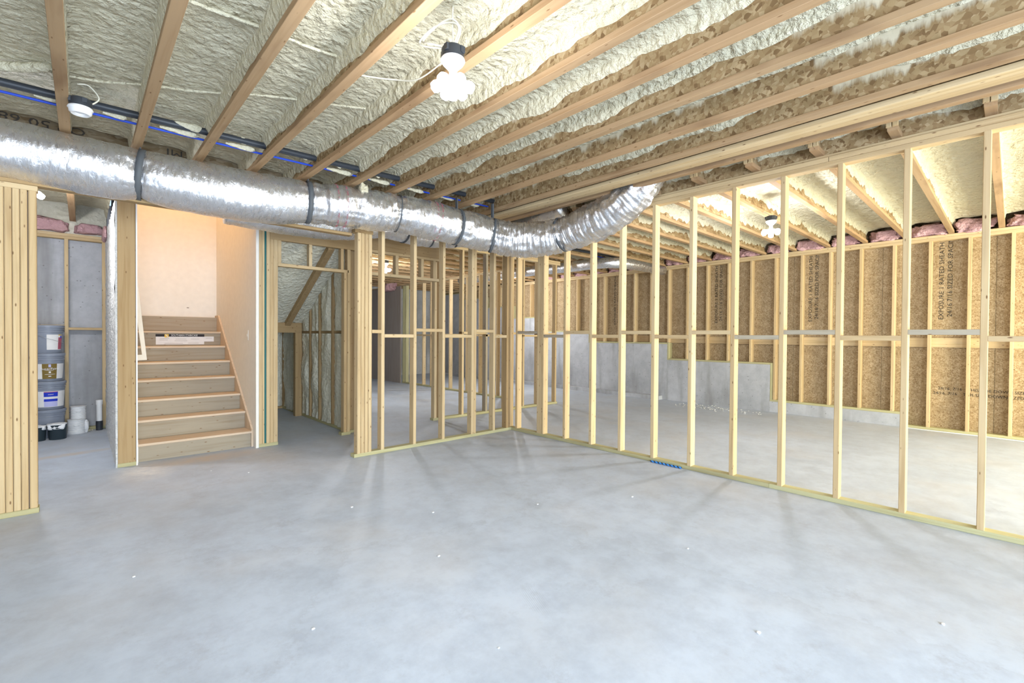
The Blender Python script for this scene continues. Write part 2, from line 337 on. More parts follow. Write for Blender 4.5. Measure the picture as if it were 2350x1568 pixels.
def tube(name, pts, rad, mat, parent=None, seg=10, n=8, cap=True, radf=None, **k):
    """pts may be 4-vectors (x,y,z,r)"""
    if len(pts[0]) == 4:
        Q = catmull([Vector(p) for p in pts], n); path = [Vector(q[:3]) for q in Q]; rr = [q[3] for q in Q]
    else:
        path = catmull(pts, n) if len(pts) > 2 or n > 1 else [Vector(p) for p in pts]; rr = [rad] * len(path)
    c = sum(path, Vector()) / len(path); V = []; F = []
    up = Vector((0, 0, 1)); prev = None
    for i, p in enumerate(path):
        t = (path[min(i + 1, len(path) - 1)] - path[max(i - 1, 0)]).normalized()
        if prev is None:
            a = t.cross(up); a = a.normalized() if a.length > 1e-3 else Vector((1, 0, 0))
        else:
            a = (prev - t * prev.dot(t)).normalized()
        prev = a; b = t.cross(a)
        for s in range(seg):
            th = 2 * math.pi * s / seg; r = rr[i]
            if radf: r = radf(i, th, r, p)
            V.append(p + a * math.cos(th) * r + b * math.sin(th) * r - c)
    for i in range(len(path) - 1):
        for s in range(seg):
            F.append((i * seg + s, i * seg + (s + 1) % seg, (i + 1) * seg + (s + 1) % seg, (i + 1) * seg + s))
    if cap: F += [tuple(range(seg - 1, -1, -1)), tuple(range((len(path) - 1) * seg, len(path) * seg))]
    me = bpy.data.meshes.new(name); me.from_pydata(V, [], F); me.materials.append(M[mat]); smooth(me)
    return link(name, me, c, parent, **k)
def lathe(name, prof, loc, mat, parent=None, seg=32, a0=0, a1=2 * math.pi, closed=True, **k):
    V = []; F = []; n = len(prof); full = abs(a1 - a0 - 2 * math.pi) < 1e-6; cnt = seg if full else seg + 1
    for s in range(cnt):
        th = a0 + (a1 - a0) * s / seg
        for r, z in prof: V.append((r * math.cos(th), r * math.sin(th), z))
    for s in range(seg):
        q = (s + 1) % cnt
        for i in range(n - 1): F.append((s * n + i, q * n + i, q * n + i + 1, s * n + i + 1))
    me = bpy.data.meshes.new(name); me.from_pydata(V, [], F); me.materials.append(M[mat])
    bm = bmesh.new(); bm.from_mesh(me); bmesh.ops.remove_doubles(bm, verts=bm.verts, dist=1e-5); bmesh.ops.recalc_face_normals(bm, faces=bm.faces); bm.to_mesh(me); bm.free()
    for p in me.polygons: p.use_smooth = True
    me.set_sharp_from_angle(angle=math.radians(40)) if hasattr(me, 'set_sharp_from_angle') else None
    return link(name, me, loc, parent, **k)
def text(name, s, size, loc, rot, mat, parent=None, ext=0.0004, sx=1.0):
    c = bpy.data.curves.new(name, 'FONT'); c.body = s; c.size = size; c.extrude = ext; c.align_x = 'CENTER'; c.align_y = 'CENTER'; c.resolution_u = 2
    c.materials.append(M[mat])
    tmp = bpy.data.objects.new('tmp', c); me = bpy.data.meshes.new_from_object(tmp); bpy.data.objects.remove(tmp)
    o = link(name, me, loc, parent, rot); o.scale = (sx, 1, 1); return o
def fbm(x, y, z=0.0): return noise.noise(Vector((x, y, z)))

# ================================================================= floor and outer shell
slab('floor', -2.8, 10.2, -3.8, 14.2, -0.15, 0.0, 'floor', kind='structure', label='smooth grey concrete basement floor slab', cat='floor')
slab('wall_near', -2.8, -1.3, -3.6, -3.5, 0, 2.8, 'concrete', kind='structure', label='concrete wall beside the glazed opening behind the camera', cat='wall')
slab('wall_near.001', 3.3, 5.0, -3.6, -3.5, 0, 2.8, 'concrete', kind='structure', label='concrete pier between the two glazed openings behind the camera', cat='wall')
slab('wall_near.002', 8.8, 9.2, -3.6, -3.5, 0, 2.8, 'concrete', kind='structure', label='concrete jamb at the near end of the long sheathed wall', cat='wall')
slab('wall_near.003', -2.8, 9.2, -3.6, -3.5, 2.42, 3.1, 'osb_wall', kind='structure', label='sheathed band above the glazed openings behind the camera', cat='wall')
slab('wall_outer_left', -2.9, -2.8, -3.6, 13.8, 0, 3.1, 'concrete', kind='structure', label='grey concrete outer wall left of the framed rooms', cat='wall')
slab('wall_outer_back', -2.9, 10.0, 13.7, 13.85, 0, 3.1, 'concrete', kind='structure', label='grey concrete wall at the very back of the basement', cat='wall')
slab('ceiling_deck', -2.9, 10.0, -3.6, 5.25, 3.10, 3.13, 'osb', kind='structure', label='strand board subfloor above the front rooms', cat='ceiling')
slab('ceiling_deck.001', 1.60, 10.0, 5.25, 13.8, 3.10, 3.13, 'osb', kind='structure', label='strand board subfloor above the back rooms', cat='ceiling')
slab('ceiling_deck.002', -2.9, 0.25, 5.25, 13.8, 3.10, 3.13, 'osb', kind='structure', label='strand board subfloor above the paint store', cat='ceiling')

# ================================================================= ceiling of the main room: I-joists running away from the camera
ceil = empty('ceiling', (1.5, 1.0, 2.8), kind='structure', label='open ceiling of wooden I-joists with cream spray foam between them', cat='ceiling')
PITCHX = 0.4135
JX = [-0.06 + PITCHX * i for i in range(-6, 10)]          # right edge of each flange
JY0, JY1 = -3.5, 5.16
def joist_y(xr, wd=0.0605, y0=JY0, y1=JY1, z=2.80, mat='lvl'):
    j = board('joist', xr - wd, xr, y0, y1, z, z + 0.038, mat, ceil, 0.002)
    slab('web', xr - wd / 2 - .005, xr - wd / 2 + .005, y0, y1, z + .038, 3.10, 'osb', j)
    # web parented under the rotated flange: put it back in world axes
    w_ = j.children[0]; w_.parent = j; w_.matrix_parent_inverse = Matrix.Identity(4)
    R = Matrix.Rotation(math.pi / 2, 4, 'X').inverted()
    off = Vector((0, 0, (z + .038 + 3.10) / 2 - (z + .019)))
    w_.location = R @ off; w_.rotation_euler = (-math.pi / 2, 0, 0)
    return j
for x in JX: joist_y(x)
# doubled members beside the framed wall
board('joist', 3.765, 3.848, JY0, 4.9, 2.80, 2.838, 'pine', ceil); board('joist', 3.850, 3.930, JY0, 4.9, 2.80, 2.838, 'pine', ceil); slab('web', 3.80, 3.81, JY0, 4.9, 2.838, 3.10, 'osb_dark', ceil); slab('web', 3.885, 3.895, JY0, 4.9, 2.838, 3.10, 'osb_dark', ceil)  # darker web boards put the shade of the joist gap into colour
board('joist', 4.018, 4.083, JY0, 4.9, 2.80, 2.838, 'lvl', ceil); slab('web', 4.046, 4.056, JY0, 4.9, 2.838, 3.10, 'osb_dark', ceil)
# rim across the joist ends, above the duct
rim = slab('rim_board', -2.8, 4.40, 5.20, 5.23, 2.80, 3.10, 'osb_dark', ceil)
for x, s in ((-0.22, 'OP 50 68'), (0.62, 'MI'), (-1.1, 'OSB')):
    text('stencil', s, 0.085, (x, 5.196, 2.955), (math.radians(90), 0, math.radians(0)), 'stencil', ceil, 0.0005).scale = (-1.5, -1, 1)

def foam_strip(c0, c1, a0, a1, axis, expL, expR, seed, parent, mat='foam', step=0.028, zmin=2.845, ztop=2.995, rag=1.0):
    W = c1 - c0; K = 16; nT = max(2, int((a1 - a0) / step)); V = []; F = []
    mid = (a0 + a1) / 2
    for j in range(nT + 1):
        t = a0 + (a1 - a0) * j / nT
        def edge(e, sd):
            e2 = e + (0.085 * fbm(t * 1.1, sd, 3.1) + 0.05 * fbm(t * 3.4, sd, 6.1)) * min(1, .25 + e * 9)
            q = abs(fbm(t * 9, sd, 1.7)) * .06 + abs(fbm(t * 27, sd, 8.2)) * .03
            return min(ztop - .015, max(zmin, zmin + e2 + (q - .02) * rag))
        zl, zr = edge(expL, seed * 3.3), edge(expR, seed * 5.1 + 9)
        prof = []
        for i in range(5):                      # climb the left web
            u = i / 4; prof.append((0.001 + 0.028 * math.sin(u * math.pi / 2) ** .8, zl + (ztop - .012 - zl) * u))
        for i in range(1, 6):
            u = i / 6; prof.append((0.03 + (W - .06) * u, ztop))
        for i in range(5):
            u = 1 - i / 4; prof.append((W - 0.001 - 0.028 * math.sin(u * math.pi / 2) ** .8, zr + (ztop - .012 - zr) * u))
        for i, (s, z) in enumerate(prof):
            d = (0.012 if axis == 'y' else .032) * fbm(s * 9 + seed, t * 9, z * 9) + 0.008 * fbm(s * 28 + seed, t * 28, z * 20)
            tip = i in (0, len(prof) - 1)
            if 4 <= i <= 10: z = z + d + 0.010 * fbm(s * 3, t * 2.0, seed)
            elif not tip: s = s + (d if i < 5 else -d) * .7
            s = min(W - .001, max(.001, s))
            p = (c0 + s, t, z) if axis == 'y' else (t, c0 + s, z)
            V.append(p)
        K = len(prof)
    for j in range(nT):
        for i in range(K - 1):
            a = j * K + i; F.append((a, a + 1, a + K + 1, a + K) if axis == 'y' else (a, a + K, a + K + 1, a + 1))
    me = bpy.data.meshes.new('foam_insulation')
    off = Vector(((c0 + c1) / 2, mid, ztop)) if axis == 'y' else Vector((mid, (c0 + c1) / 2, ztop))
    me.from_pydata([Vector(v) - off for v in V], [], F); me.materials.append(M[mat]); smooth(me); me.flip_normals()
    return link('foam_insulation', me, off, parent)
webs = [x - .030 for x in JX] + [3.805]
for i in range(len(webs) - 1):
    x = webs[i + 1]
    far = max(0.0, min(1.0, (x - 0.2) / 3.2))
    foam_strip(webs[i] + .005, webs[i + 1] - .005 + 0, JY0, 5.18, 'y', 0.01 + .02 * far, (0.012 + 0.105 * far) if i < len(webs) - 2 else .15, i + 1, ceil, rag=0.3 + .35 * far)
foam_strip(3.896, 4.046, JY0, 4.9, 'y', .12, .12, 31, ceil)
foam_strip(4.056, 4.445, JY0, 4.9, 'y', .03, .07, 33, ceil)

# ================================================================= ceiling of the right room and the rooms behind: joists run across
ceil2 = empty('ceiling_side', (6.7, 4.0, 2.8), kind='structure', label='open ceiling of the side and back rooms, joists running across to the far wall', cat='ceiling')
def joist_x(yl, x0, x1, wd=0.0605, z=2.80):
    j = board('joist', x0, x1, yl, yl + wd, z, z + .038, 'lvl', ceil2, 0.002)
    wv = slab('web', x0, x1, yl + wd / 2 - .005, yl + wd / 2 + .005, z + .038, 3.10, 'osb', j)
    R = Matrix.Rotation(math.pi / 2, 4, 'Y').inverted()
    wv.location = R @ Vector((0, 0, (z + .038 + 3.10) / 2 - (z + .019))); wv.rotation_euler = (0, -math.pi / 2, 0)
    return j
SP = 0.4877
JYS = [0.085 + SP * k for k in range(-7, 28)]
for k, y in enumerate(JYS):
    x0 = 4.25 if y < 4.75 else (2.70 if y < 6.0 else 1.75)
    joist_x(y, x0, 9.02)
    if y < 4.75:
        board('stiffener', 4.225, 4.249, y - .004, y + .030, 2.825, 3.05, 'pine', ceil2); board('stiffener', 4.225, 4.249, y + .034, y + .066, 2.825, 3.05, 'pine', ceil2)
for k in range(len(JYS) - 1):
    y = JYS[k]; x0 = 4.46 if y < 4.6 else (2.72 if y < 6.0 else 1.77)
    foam_strip(y + .036, y + SP + .025, x0, 8.98, 'x', .075, .055, 50 + k, ceil2, step=0.035 if y < 4 else 0.07, rag=1.4)
rimb = slab('rim_board', 4.446, 4.458, -3.5, 4.9, 2.80, 3.10, 'osb', ceil2)
board('rim_flange', 4.43, 4.475, -3.5, 4.75, 2.77, 2.80, 'pine', ceil2)

# ================================================================= framed wall on the right (B)
wb = empty('wall_right', (4.44, 1.0, 0), kind='structure', label='open stud partition running from the inside corner towards the right edge', cat='wall')
WX0, WX1 = 4.396, 4.485
board('bottom_plate', WX0, WX1, -3.5, 1.43, 0, .038, 'treated', wb); board('bottom_plate', WX0, WX1, 1.432, 4.84, 0, .038, 'treated', wb)
board('top_plate', WX0, WX1, -3.5, 4.84, 2.693, 2.731, 'pine', wb)
board('top_plate', WX0, WX1, -3.5, 1.02, 2.732, 2.770, 'pine', wb); board('top_plate', WX0, WX1, 1.024, 4.84, 2.732, 2.770, 'pine', wb)
ys = []
def stud_b(y): board('stud', WX0, WX1, y - .038, y, .038, 2.693, 'pine', wb)
for i in range(18): ys.append(3.806 - .4064 * i)
for y in ys: stud_b(y)
for y in (4.258, 4.220, 4.178): stud_b(y)
stud_b(4.672); stud_b(4.84)
for i in range(len(ys) - 1):
    z = 1.362 if i % 2 == 0 else 1.318
    board('blocking', WX0, WX1 - (.0 if i % 3 else .004), ys[i + 1], ys[i] - .038, z - .02, z + .018, 'grey_pine' if i in (5, 6, 8) else 'pine', wb)
board('blocking', WX0, WX1, 3.806, 4.14, 1.296, 1.334, 'grey_pine', wb); board('blocking', WX0, WX1, 4.258, 4.634, 1.342, 1.38, 'grey_pine', wb)

# ================================================================= framed wall facing the camera (A) and bundled post at its end
wa = empty('wall_center', (3.2, 4.8, 0), kind='structure', label='open stud partition in the middle, from the bundled post to the inside corner', cat='wall')
AY0, AY1 = 4.75, 4.84
board('bottom_plate', 2.12, 4.395, AY0, AY1, 0, .038, 'treated', wa)
for x in (2.155, 2.196, 2.238, 2.280): board('stud', x, x + .0385, AY0, AY1, .038, 2.404, 'pine', wa, ch=.006)
def stud_a(x): board('stud', x - .039, x, AY0, AY1, .038, 2.693, 'pine', wa)
ax = [2.469, 2.875, 3.280, 3.73, 4.10]
for x in ax: stud_a(x)
stud_a(3.770); board('stud', 4.300, 4.338, AY0, AY1, .038, 2.693, 'beam', wa); board('stud', 4.340, 4.392, AY0 + .02, AY1, .038, 2.693, 'beam', wa)
board('top_plate', 2.33, 4.395, AY0, AY1, 2.693, 2.731, 'pine', wa); board('top_plate', 2.33, 4.395, AY0, AY1, 2.732, 2.770, 'pine', wa)
edges = [2.320] + ax
for i, (xl, xr) in enumerate([(2.320, 2.430), (2.469, 2.836), (2.875, 3.241), (3.280, 3.691), (3.770, 4.061), (4.10, 4.30)]):
    z = 1.345 if i % 2 == 0 else 1.305
    if i == 0: z = 1.352
    board('blocking', xl, xr, AY0, AY1, z - .019 + (.03 if i in (2, 4) else 0), z + .019 + (.03 if i in (2, 4) else 0), 'pine', wa)

# ================================================================= left end of the same line: bundled studs, and the plate bridging the hall
wl_ = empty('wall_left', (-0.6, 4.86, 0), kind='structure', label='solid bundle of side-by-side studs at the left edge', cat='wall')
board('bottom_plate', -1.4, -0.236, 4.81, 4.90, 0, .038, 'treated', wl_)
e = [-0.242, -0.288, -0.3265, -0.365, -0.4035, -0.442, -0.4805, -0.519, -0.5575, -0.596, -0.6345]
for i in range(len(e) - 1):
    board('stud', e[i + 1] + (.0050 if i == 0 else .0011), e[i] - .0011, 4.82 + random.uniform(-.002, .002), 4.905, .038, 2.335, 'pine', wl_, ch=.006)
board('top_plate', -1.4, -.236, 4.82, 4.905, 2.336, 2.374, 'pine', wl_); slab('seam_shade_strip', -.292, -.284, 4.845, 4.90, .04, 2.33, 'print_gap_brown', wl_); board('hall_plate', -1.4, 2.12, 4.82, 4.905, 2.376, 2.404, 'beam', wl_); board('hall_plate', 2.125, 2.33, 4.752, 4.84, 2.405, 2.443, 'beam', wl_)  # strip in the stud seam is an added dark filler for the gap's shade
for i, x in enumerate((-0.9, -1.3)): board('stud', x, x + .039, 4.82, 4.905, .038, 2.335, 'pine', wl_)

# ================================================================= stair opening: side posts, drywall shaft
ws = empty('wall_stair', (0.9, 6.6, 0), kind='structure', label='drywalled stair shaft glowing warm, with bare posts at its mouth', cat='wall')
board('bottom_plate', .248, .390, 5.905, 5.945, 0, .038, 'treated', ws)
board('post', .250, .388, 5.91, 5.948, .038, 2.60, 'beam', ws)
slab('drywall', .390, .402, 5.905, 8.05, 0, 5.2, 'drywall', ws)           # left face of shaft
slab('corner_bead', .3895, .396, 5.900, 5.9048, 0, 2.6, 'gypsum_edge', ws)
slab('drywall', 1.462, 1.488, 5.902, 8.05, 0, 5.2, 'drywall', ws)
slab('corner_bead', 1.484, 1.4905, 5.899, 5.9015, 0, 2.6, 'gypsum_edge', ws)
slab('drywall', .39, 1.474, 8.04, 8.052, 0, 5.2, 'drywall', ws)
slab('drywall', .39, 1.474, 5.90, 8.05, 5.2, 5.21, 'drywall', ws)
slab('drywall', .39, 1.474, 5.95, 5.962, 2.62, 5.2, 'drywall', ws)
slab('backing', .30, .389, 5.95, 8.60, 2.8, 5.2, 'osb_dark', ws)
board('header', .25, 1.62, 5.91, 5.949, 2.60, 2.80, 'beam', ws)
# bucket-side face of the shaft wall: torn white foam-backed board
V = []; F = []; NY, NZ = 60, 60
for j in range(NY + 1):
    for i in range(NZ + 1):
        y = 5.91 + (8.55 - 5.91) * j / NY; z = 2.62 * i / NZ
        V.append((.236 + .010 * fbm(y * 6, z * 6, 2) + .012 * fbm(y * 22, z * 14, 5) - .250, y - 7.2, z - 1.3))
for j in range(NY):
    for i in range(NZ):
        a = j * (NZ + 1) + i; F.append((a, a + 1, a + NZ + 2, a + NZ + 1))
me = bpy.data.meshes.new('foam_face'); me.from_pydata(V, [], F); M['whitefoam'] = foam_mat('white_foam_face', (0.80, 0.80, 0.80), (0.70, 0.70, 0.72)); me.materials.append(M['whitefoam']); smooth(me)
link('foam_face', me, (.250, 7.2, 1.3), ws); slab('foam_edge', .234, .2495, 5.912, 5.93, 0, 2.6, 'whitefoam', ws)
# right jamb: two studs, green sealer strip, three studs
for x0, x1 in ((1.493, 1.531), (1.532, 1.556), (1.577, 1.615), (1.616, 1.654), (1.655, 1.700)):
    board('stud', x0, x1, 5.92, 6.009, .038, 2.60 if x0 < 1.65 else 2.43, 'pine', ws)
slab('sealer_strip', 1.557, 1.576, 5.927, 5.99, .038, 2.60, 'sealer', ws)
board('bottom_plate', 1.49, 1.702, 5.915, 6.01, 0, .038, 'treated', ws)

# ---- staircase
st = empty('staircase', (.93, 6.9, 0), label='rough wooden staircase of eight risers climbing away under warm light', cat='staircase')
RZ, RY = [0.185, .385, .575, .772, .962, 1.150, 1.345, 1.548], [6.03, 6.31, 6.555, 6.83, 7.10, 7.385, 7.66, 7.905]
SX0, SX1 = .404, 1.44
for i in range(8):
    z0 = 0 if i == 0 else RZ[i - 1]
    board('riser', SX0 + .0, SX1, RY[i], RY[i] + .018, z0, RZ[i] - (.026 if i < 7 else 0), 'riser', st, ch=.001)
    if i < 7: board('tread', SX0, SX1, RY[i] - .026, RY[i + 1] + .001, RZ[i] - .026, RZ[i], 'tread', st, ch=.006, axis='x')
board('landing', SX0, SX1, 7.923, 8.04, 1.50, 1.52, 'tread', st)
pts = [(6.008, 0), (6.008, .20), (7.83, 1.58), (8.035, 1.58), (8.035, 1.2), (6.3, 0)]
prism('skirt_board', pts, 'x', 1.4405, 1.461, 'tread', st)
prism('skirt_board', [(6.008, 0), (6.008, .20), (6.14, .30), (8.035, 1.62), (8.035, 1.2), (6.3, 0)], 'x', .4025, .412, 'gypsum_edge', st)
nt_ = slab('notice_sheet', .708, 1.245, 7.657, 7.6595, 1.166, 1.300, 'paper', st)
slab('notice_sheet', 1.245, 1.36, 7.6575, 7.6595, 1.205, 1.275, 'paper', st)
slab('notice_header', .706, 1.247, 7.6555, 7.6572, 1.272, 1.306, 'ink', nt_)
slab('notice_emblem', .80, .845, 7.6545, 7.6556, 1.262, 1.304, 'yellow', nt_); 
prism('notice_emblem', [(.808, 1.30), (.818, 1.30), (.842, 1.266), (.832, 1.264)], 'y', 7.6535, 7.6546, 'paper', nt_)
text('notice_lettering', 'SOUTHERN STAIRCASE', .034, (1.02, 7.6545, 1.289), (math.radians(90), 0, 0), 'paper', nt_, sx=.84)
for i, (x, z, wd) in enumerate([(.80, 1.245, .10), (.79, 1.225, .09), (.98, 1.24, .12), (.98, 1.215, .14), (1.14, 1.24, .10), (.9, 1.18, .2), (1.12, 1.185, .12), (1.30, 1.25, .07)]):
    slab('notice_line', x - wd / 2, x + wd / 2, 7.6560, 7.6575, z, z + .003, 'print_gap_brown', nt_)
# white trim frame on the left side of the stair
tr = empty('trim_board', (.45, 6.6, 1.0), label='pale primed trim board with mitred foot, hanging on the left stair wall', cat='trim board')
prism('casing_leg', [(.4025, 2.12), (.428, 2.12), (.53, 1.017), (.487, 1.075), (.4035, 1.86)], 'y', 6.59, 6.61, 'trim', tr)
prism('casing_foot', [(.4025, 1.01), (.53, 1.017), (.487, 1.075), (.4025, 1.072)], 'y', 6.59, 6.61, 'trim', tr)
sw = empty('switch_box', (1.46, 6.267, 1.30), label='blank white switch plate on the right stair wall', cat='switch')
slab('plate', 1.457, 1.4615, 6.23, 6.30, 1.24, 1.36, 'drywall', sw); slab('toggle', 1.453, 1.457, 6.26, 6.27, 1.285, 1.315, 'drywall', sw)
ob = empty('outlet_box', (1.109, 8.038, 1.687), label='small capped outlet low on the wall at the stair top', cat='outlet')
slab('plate', 1.085, 1.135, 8.035, 8.0395, 1.67, 1.70, 'drywall', ob); slab('socket', 1.097, 1.123, 8.033, 8.035, 1.68, 1.69, 'print_gap_brown', ob)

# ================================================================= paint store behind the left opening
wp = empty('wall_store', (-.2, 8.6, 0), kind='structure', label='bare concrete wall with a thin stud frame behind the paint pails', cat='wall')
slab('concrete', -2.8, .40, 8.62, 8.78, 0, 3.1, 'concrete', wp)
board('bottom_plate', -2.0, .24, 8.50, 8.59, 0, .038, 'treated', wp)
for x0 in (-.98, -.577, -.172, .200): board('stud', x0, x0 + .038, 8.50, 8.59, .038, 2.554, 'pine', wp)
board('top_plate', -2.0, .24, 8.50, 8.59, 2.554, 2.590, 'pine', wp); board('top_plate', -2.0, .24, 8.50, 8.59, 2.591, 2.627, 'pine', wp)
board('blocking', -.134, .200, 8.50, 8.59, 1.352, 1.385, 'pine', wp); board('blocking', -.539, -.172, 8.50, 8.59, 1.38, 1.418, 'pine', wp)
slab('wall_store_side', -1.9, -1.85, 4.9, 8.62, 0, 3.1, 'concrete', kind='structure', label='side wall of the paint store, out of sight', cat='wall')
for xr in (-.473, -.06, .30, -.886, -1.3):
    if xr < .25:
        j = board('joist', xr - .0605, xr, 5.24, 8.62, 2.80, 2.838, 'lvl', wp); slab('web_panel', xr - .035, xr - .025, 5.24, 8.62, 2.838, 3.1, 'osb', wp)
for c0, c1 in ((-1.3, -.92), (-.915, -.505), (-.50, -.095), (-.085, .25)): foam_strip(c0, c1, 5.24, 8.40, 'y', .02, .03, c0 * 9, wp, step=.05)

def blob(name, loc, dims, mat, parent=None, seed=0, sub=4, amp=.25, freq=6, **k):
    bm = bmesh.new(); bmesh.ops.create_icosphere(bm, subdivisions=sub, radius=1.0)
    for v in bm.verts:
        p = v.co.copy(); b = Vector([math.copysign(abs(c) ** .55, c) for c in p])
        n_ = noise.noise(Vector((p.x * dims[0], p.y * dims[1], p.z * dims[2])) * freq + Vector((seed, seed * 2, 0))); n2 = noise.noise(Vector((p.x * dims[0], p.y * dims[1], p.z * dims[2])) * freq * 3 + Vector((seed, 0, 5)))
        q = b * (1 + amp * n_ + amp * .5 * n2); v.co = Vector((q.x * dims[0], q.y * dims[1], q.z * dims[2]))
    me = bpy.data.meshes.new(name); bm.to_mesh(me); bm.free(); me.materials.append(M[mat]); smooth(me)
    return link(name, me, loc, parent, **k)
tag(blob('insulation_batt', (-.32, 8.50, 2.715), (.20, .09, .085), 'pink', seed=3, amp=.45), 'pink fibreglass batt above the plate over the paint pails', 'insulation')
tag(blob('insulation_batt.001', (.08, 8.49, 2.70), (.14, .09, .060), 'pink', seed=5, amp=.45), 'pink fibreglass batt in the corner right of the pails', 'insulation')
tag(blob('insulation_batt.002', (.215, 8.0, 2.60), (.022, .30, .08), 'pink', seed=8), 'torn pink fibreglass along the top of the white foam wall', 'insulation')

# ---- pails
def pail(name, loc, label, lab=None, rot=0.0):
    t = empty(name, loc, label=label, cat='pail', group='grey paint pails stacked in the store')
    h = .352
    prof = [(0, 0), (.128, 0), (.131, .004), (.146, .262), (.152, .264), (.152, .272), (.147, .274), (.148, .292), (.155, .294), (.155, .302), (.149, .304), (.150, .322)]
    lathe('body', prof, loc, 'pail', t, 40)
    lathe('lid', [(.150, .318), (.159, .318), (.160, .346), (.154, .352), (.146, .352), (.143, .345), (0, .345)], loc, 'pail', t, 40)
    lab_ = [t]
    def wrap(nm, a0, a1, z0, z1, mat, d=.0008):
        par = t if nm == 'label' else lab_[0]
        rr = lambda z: .131 + (.146 - .131) * (z - .004) / .258 + d
        c = -math.pi / 2 + rot
        o = lathe(nm, [(rr(z0), z0), (rr(z1), z1)], loc, mat, par, 16, c + a0, c + a1)
        if nm == 'label': lab_[0] = o
        return o
    def wr(ang, z, d): 
        r = .131 + .015 * (z - .004) / .258 + d; c = -math.pi / 2 + rot + ang
        return (loc[0] + r * math.cos(c), loc[1] + r * math.sin(c), loc[2] + z), (math.radians(90), 0, rot + ang)
    if lab == 'red':
        wrap('label', -.05, 1.1, .045, .235, 'paper'); wrap('label_print', .75, 1.12, .05, .20, 'labelred', .0015); wrap('label_stripe', .75, 1.12, .222, .234, 'yellow', .0015)
        wrap('label_print', .92, 1.05, .19, .222, 'labelblue', .0019)
    if lab == 'brown':
        wrap('label', -1.15, 1.15, .035, .222, 'paper'); wrap('label_print', -.55, .42, .035, .222, 'labelbrown', .0015); wrap('label_print', -.14, .02, .180, .215, 'lavender', .002)
        p, r = wr(-.06, .160, .003); text('lettering', 'SuperPaint', .038, p, r, 'paper', lab_[0], sx=1.0)
        wrap('label_print', -.12, .02, .108, .128, 'paper', .002); wrap('label_print', -.38, .30, .090, .094, 'paper', .002); wrap('label_print', -.30, .18, .140, .144, 'paper', .002); wrap('label_print', -.14, .04, .062, .072, 'paper', .002)
    if lab == 'blue':
        wrap('label', -1.15, 1.15, .035, .232, 'paper'); wrap('label_print', -.55, .36, .040, .225, 'lavender', .0014); wrap('label_print', -.55, .36, .165, .218, 'labelblue', .0018); wrap('label_print', -.55, .36, .105, .135, 'labelblue', .0018); wrap('label_stripe', -.55, .36, .218, .226, 'labelred', .0018); wrap('label_print', -.55, .36, .138, .163, 'paper', .0018)
        p, r = wr(-.1, .190, .003); text('lettering', 'PAINT', .018, p, r, 'paper', lab_[0])
    # wire bail
    pts = [(-.150, -.02, .255), (-.11, -.115, .235), (0, -.158, .19), (.10, -.125, .15), (.150, -.03, .13)]
    if lab == 'red': tube('handle', [(loc[0] + a, loc[1] + b, loc[2] + c) for a, b, c in pts], .0022, 'steel', t, 6, 6)
    return t
px, py = -.315, 8.27
pail('pail', (px + .002, py, 0), 'grey paint pail at the floor, bottom of the stack of four', None)
pail('pail.001', (px + .004, py, .352), 'grey paint pail with blue and red label, third from the top', 'blue', .25)
pail('pail.002', (px - .004, py, .704), 'grey paint pail with olive brown label, second from the top', 'brown', .2)
pail('pail.003', (px - .010, py - .005, 1.056), 'grey paint pail with wire bail on top of the stack', 'red', .05)

def tub(name, loc, r, h, label, mat='tub', towel=True, cat='tub', seed=1):
    t = empty(name, loc, label=label, cat=cat, group=None)
    lathe('body', [(0, 0), (r * .9, 0), (r * .93, .004), (r, h - .01), (r * 1.03, h - .006), (r * 1.03, h), (r * .97, h), (r * .95, h * .75), (0, h * .7)], loc, mat, t, 28)
    if towel: blob('plastic_wrap', (loc[0], loc[1], loc[2] + h * .90), (r * 1.0, r * 1.0, h * .20), 'whiteplastic', t, seed, 4, .3, 18)
    return t
tub('paint_tub', (-.402, 8.020, 0), .076, .165, 'black paint-spattered tub at left, in front of the pail stack')
tub('paint_tub.001', (-.228, 8.020, 0), .086, .180, 'black paint-spattered tub nearest the white pots', seed=4)
for z, sx in ((.03, .4), (.09, -.3), (.06, 1.0)): pass
def ribbed(name, loc, r, h, label, wrap=False):
    t = empty(name, loc, label=label, cat='paint pot')
    prof = [(0, 0), (r * .92, 0)]
    for i in range(12): z = h * (i + .5) / 12; prof += [(r * .95, z - h / 40), (r, z), (r * .95, z + h / 40)]
    prof += [(r * 1.03, h - .006), (r * 1.03, h), (0, h)]
    lathe('body', prof, loc, 'whiteplastic', t, 28)
    tube('handle', [(loc[0] - r, loc[1] - .01, loc[2] + h * .85), (loc[0], loc[1] - r * 1.06, loc[2] + h * .55), (loc[0] + r, loc[1] - .01, loc[2] + h * .85)], .0018, 'steel', t, 6, 6)
    if wrap: blob('plastic_bag', (loc[0] + r * .98, loc[1] + .01, loc[2] + h * .5), (r * .32, r * .5, h * .46), 'whiteplastic', t, 9, 4, .3, 16)
    return t
ribbed('paint_pot', (-.060, 8.30, 0), .090, .185, 'lower ribbed white pot with a crumpled bag at its side', True)
ribbed('paint_pot.001', (-.042, 8.33, .186), .078, .165, 'upper ribbed white pot standing on the other pot')
pp = empty('drain_pipe', (.165, 8.40, 0), label='capped white drain pipe stub with black sleeve on the floor', cat='pipe')
lathe('pipe_body', [(0, .10), (.031, .10), (.031, .345), (0, .345)], (.165, 8.40, 0), 'whiteplastic', pp, 20)
lathe('cap', [(0, .345), (.036, .345), (.036, .405), (.033, .409), (0, .409)], (.165, 8.40, 0), 'whiteplastic', pp, 20)
lathe('sleeve', [(0, 0), (.036, 0), (.037, .12), (.031, .125), (0, .125)], (.165, 8.40, 0), 'blackplastic', pp, 20)
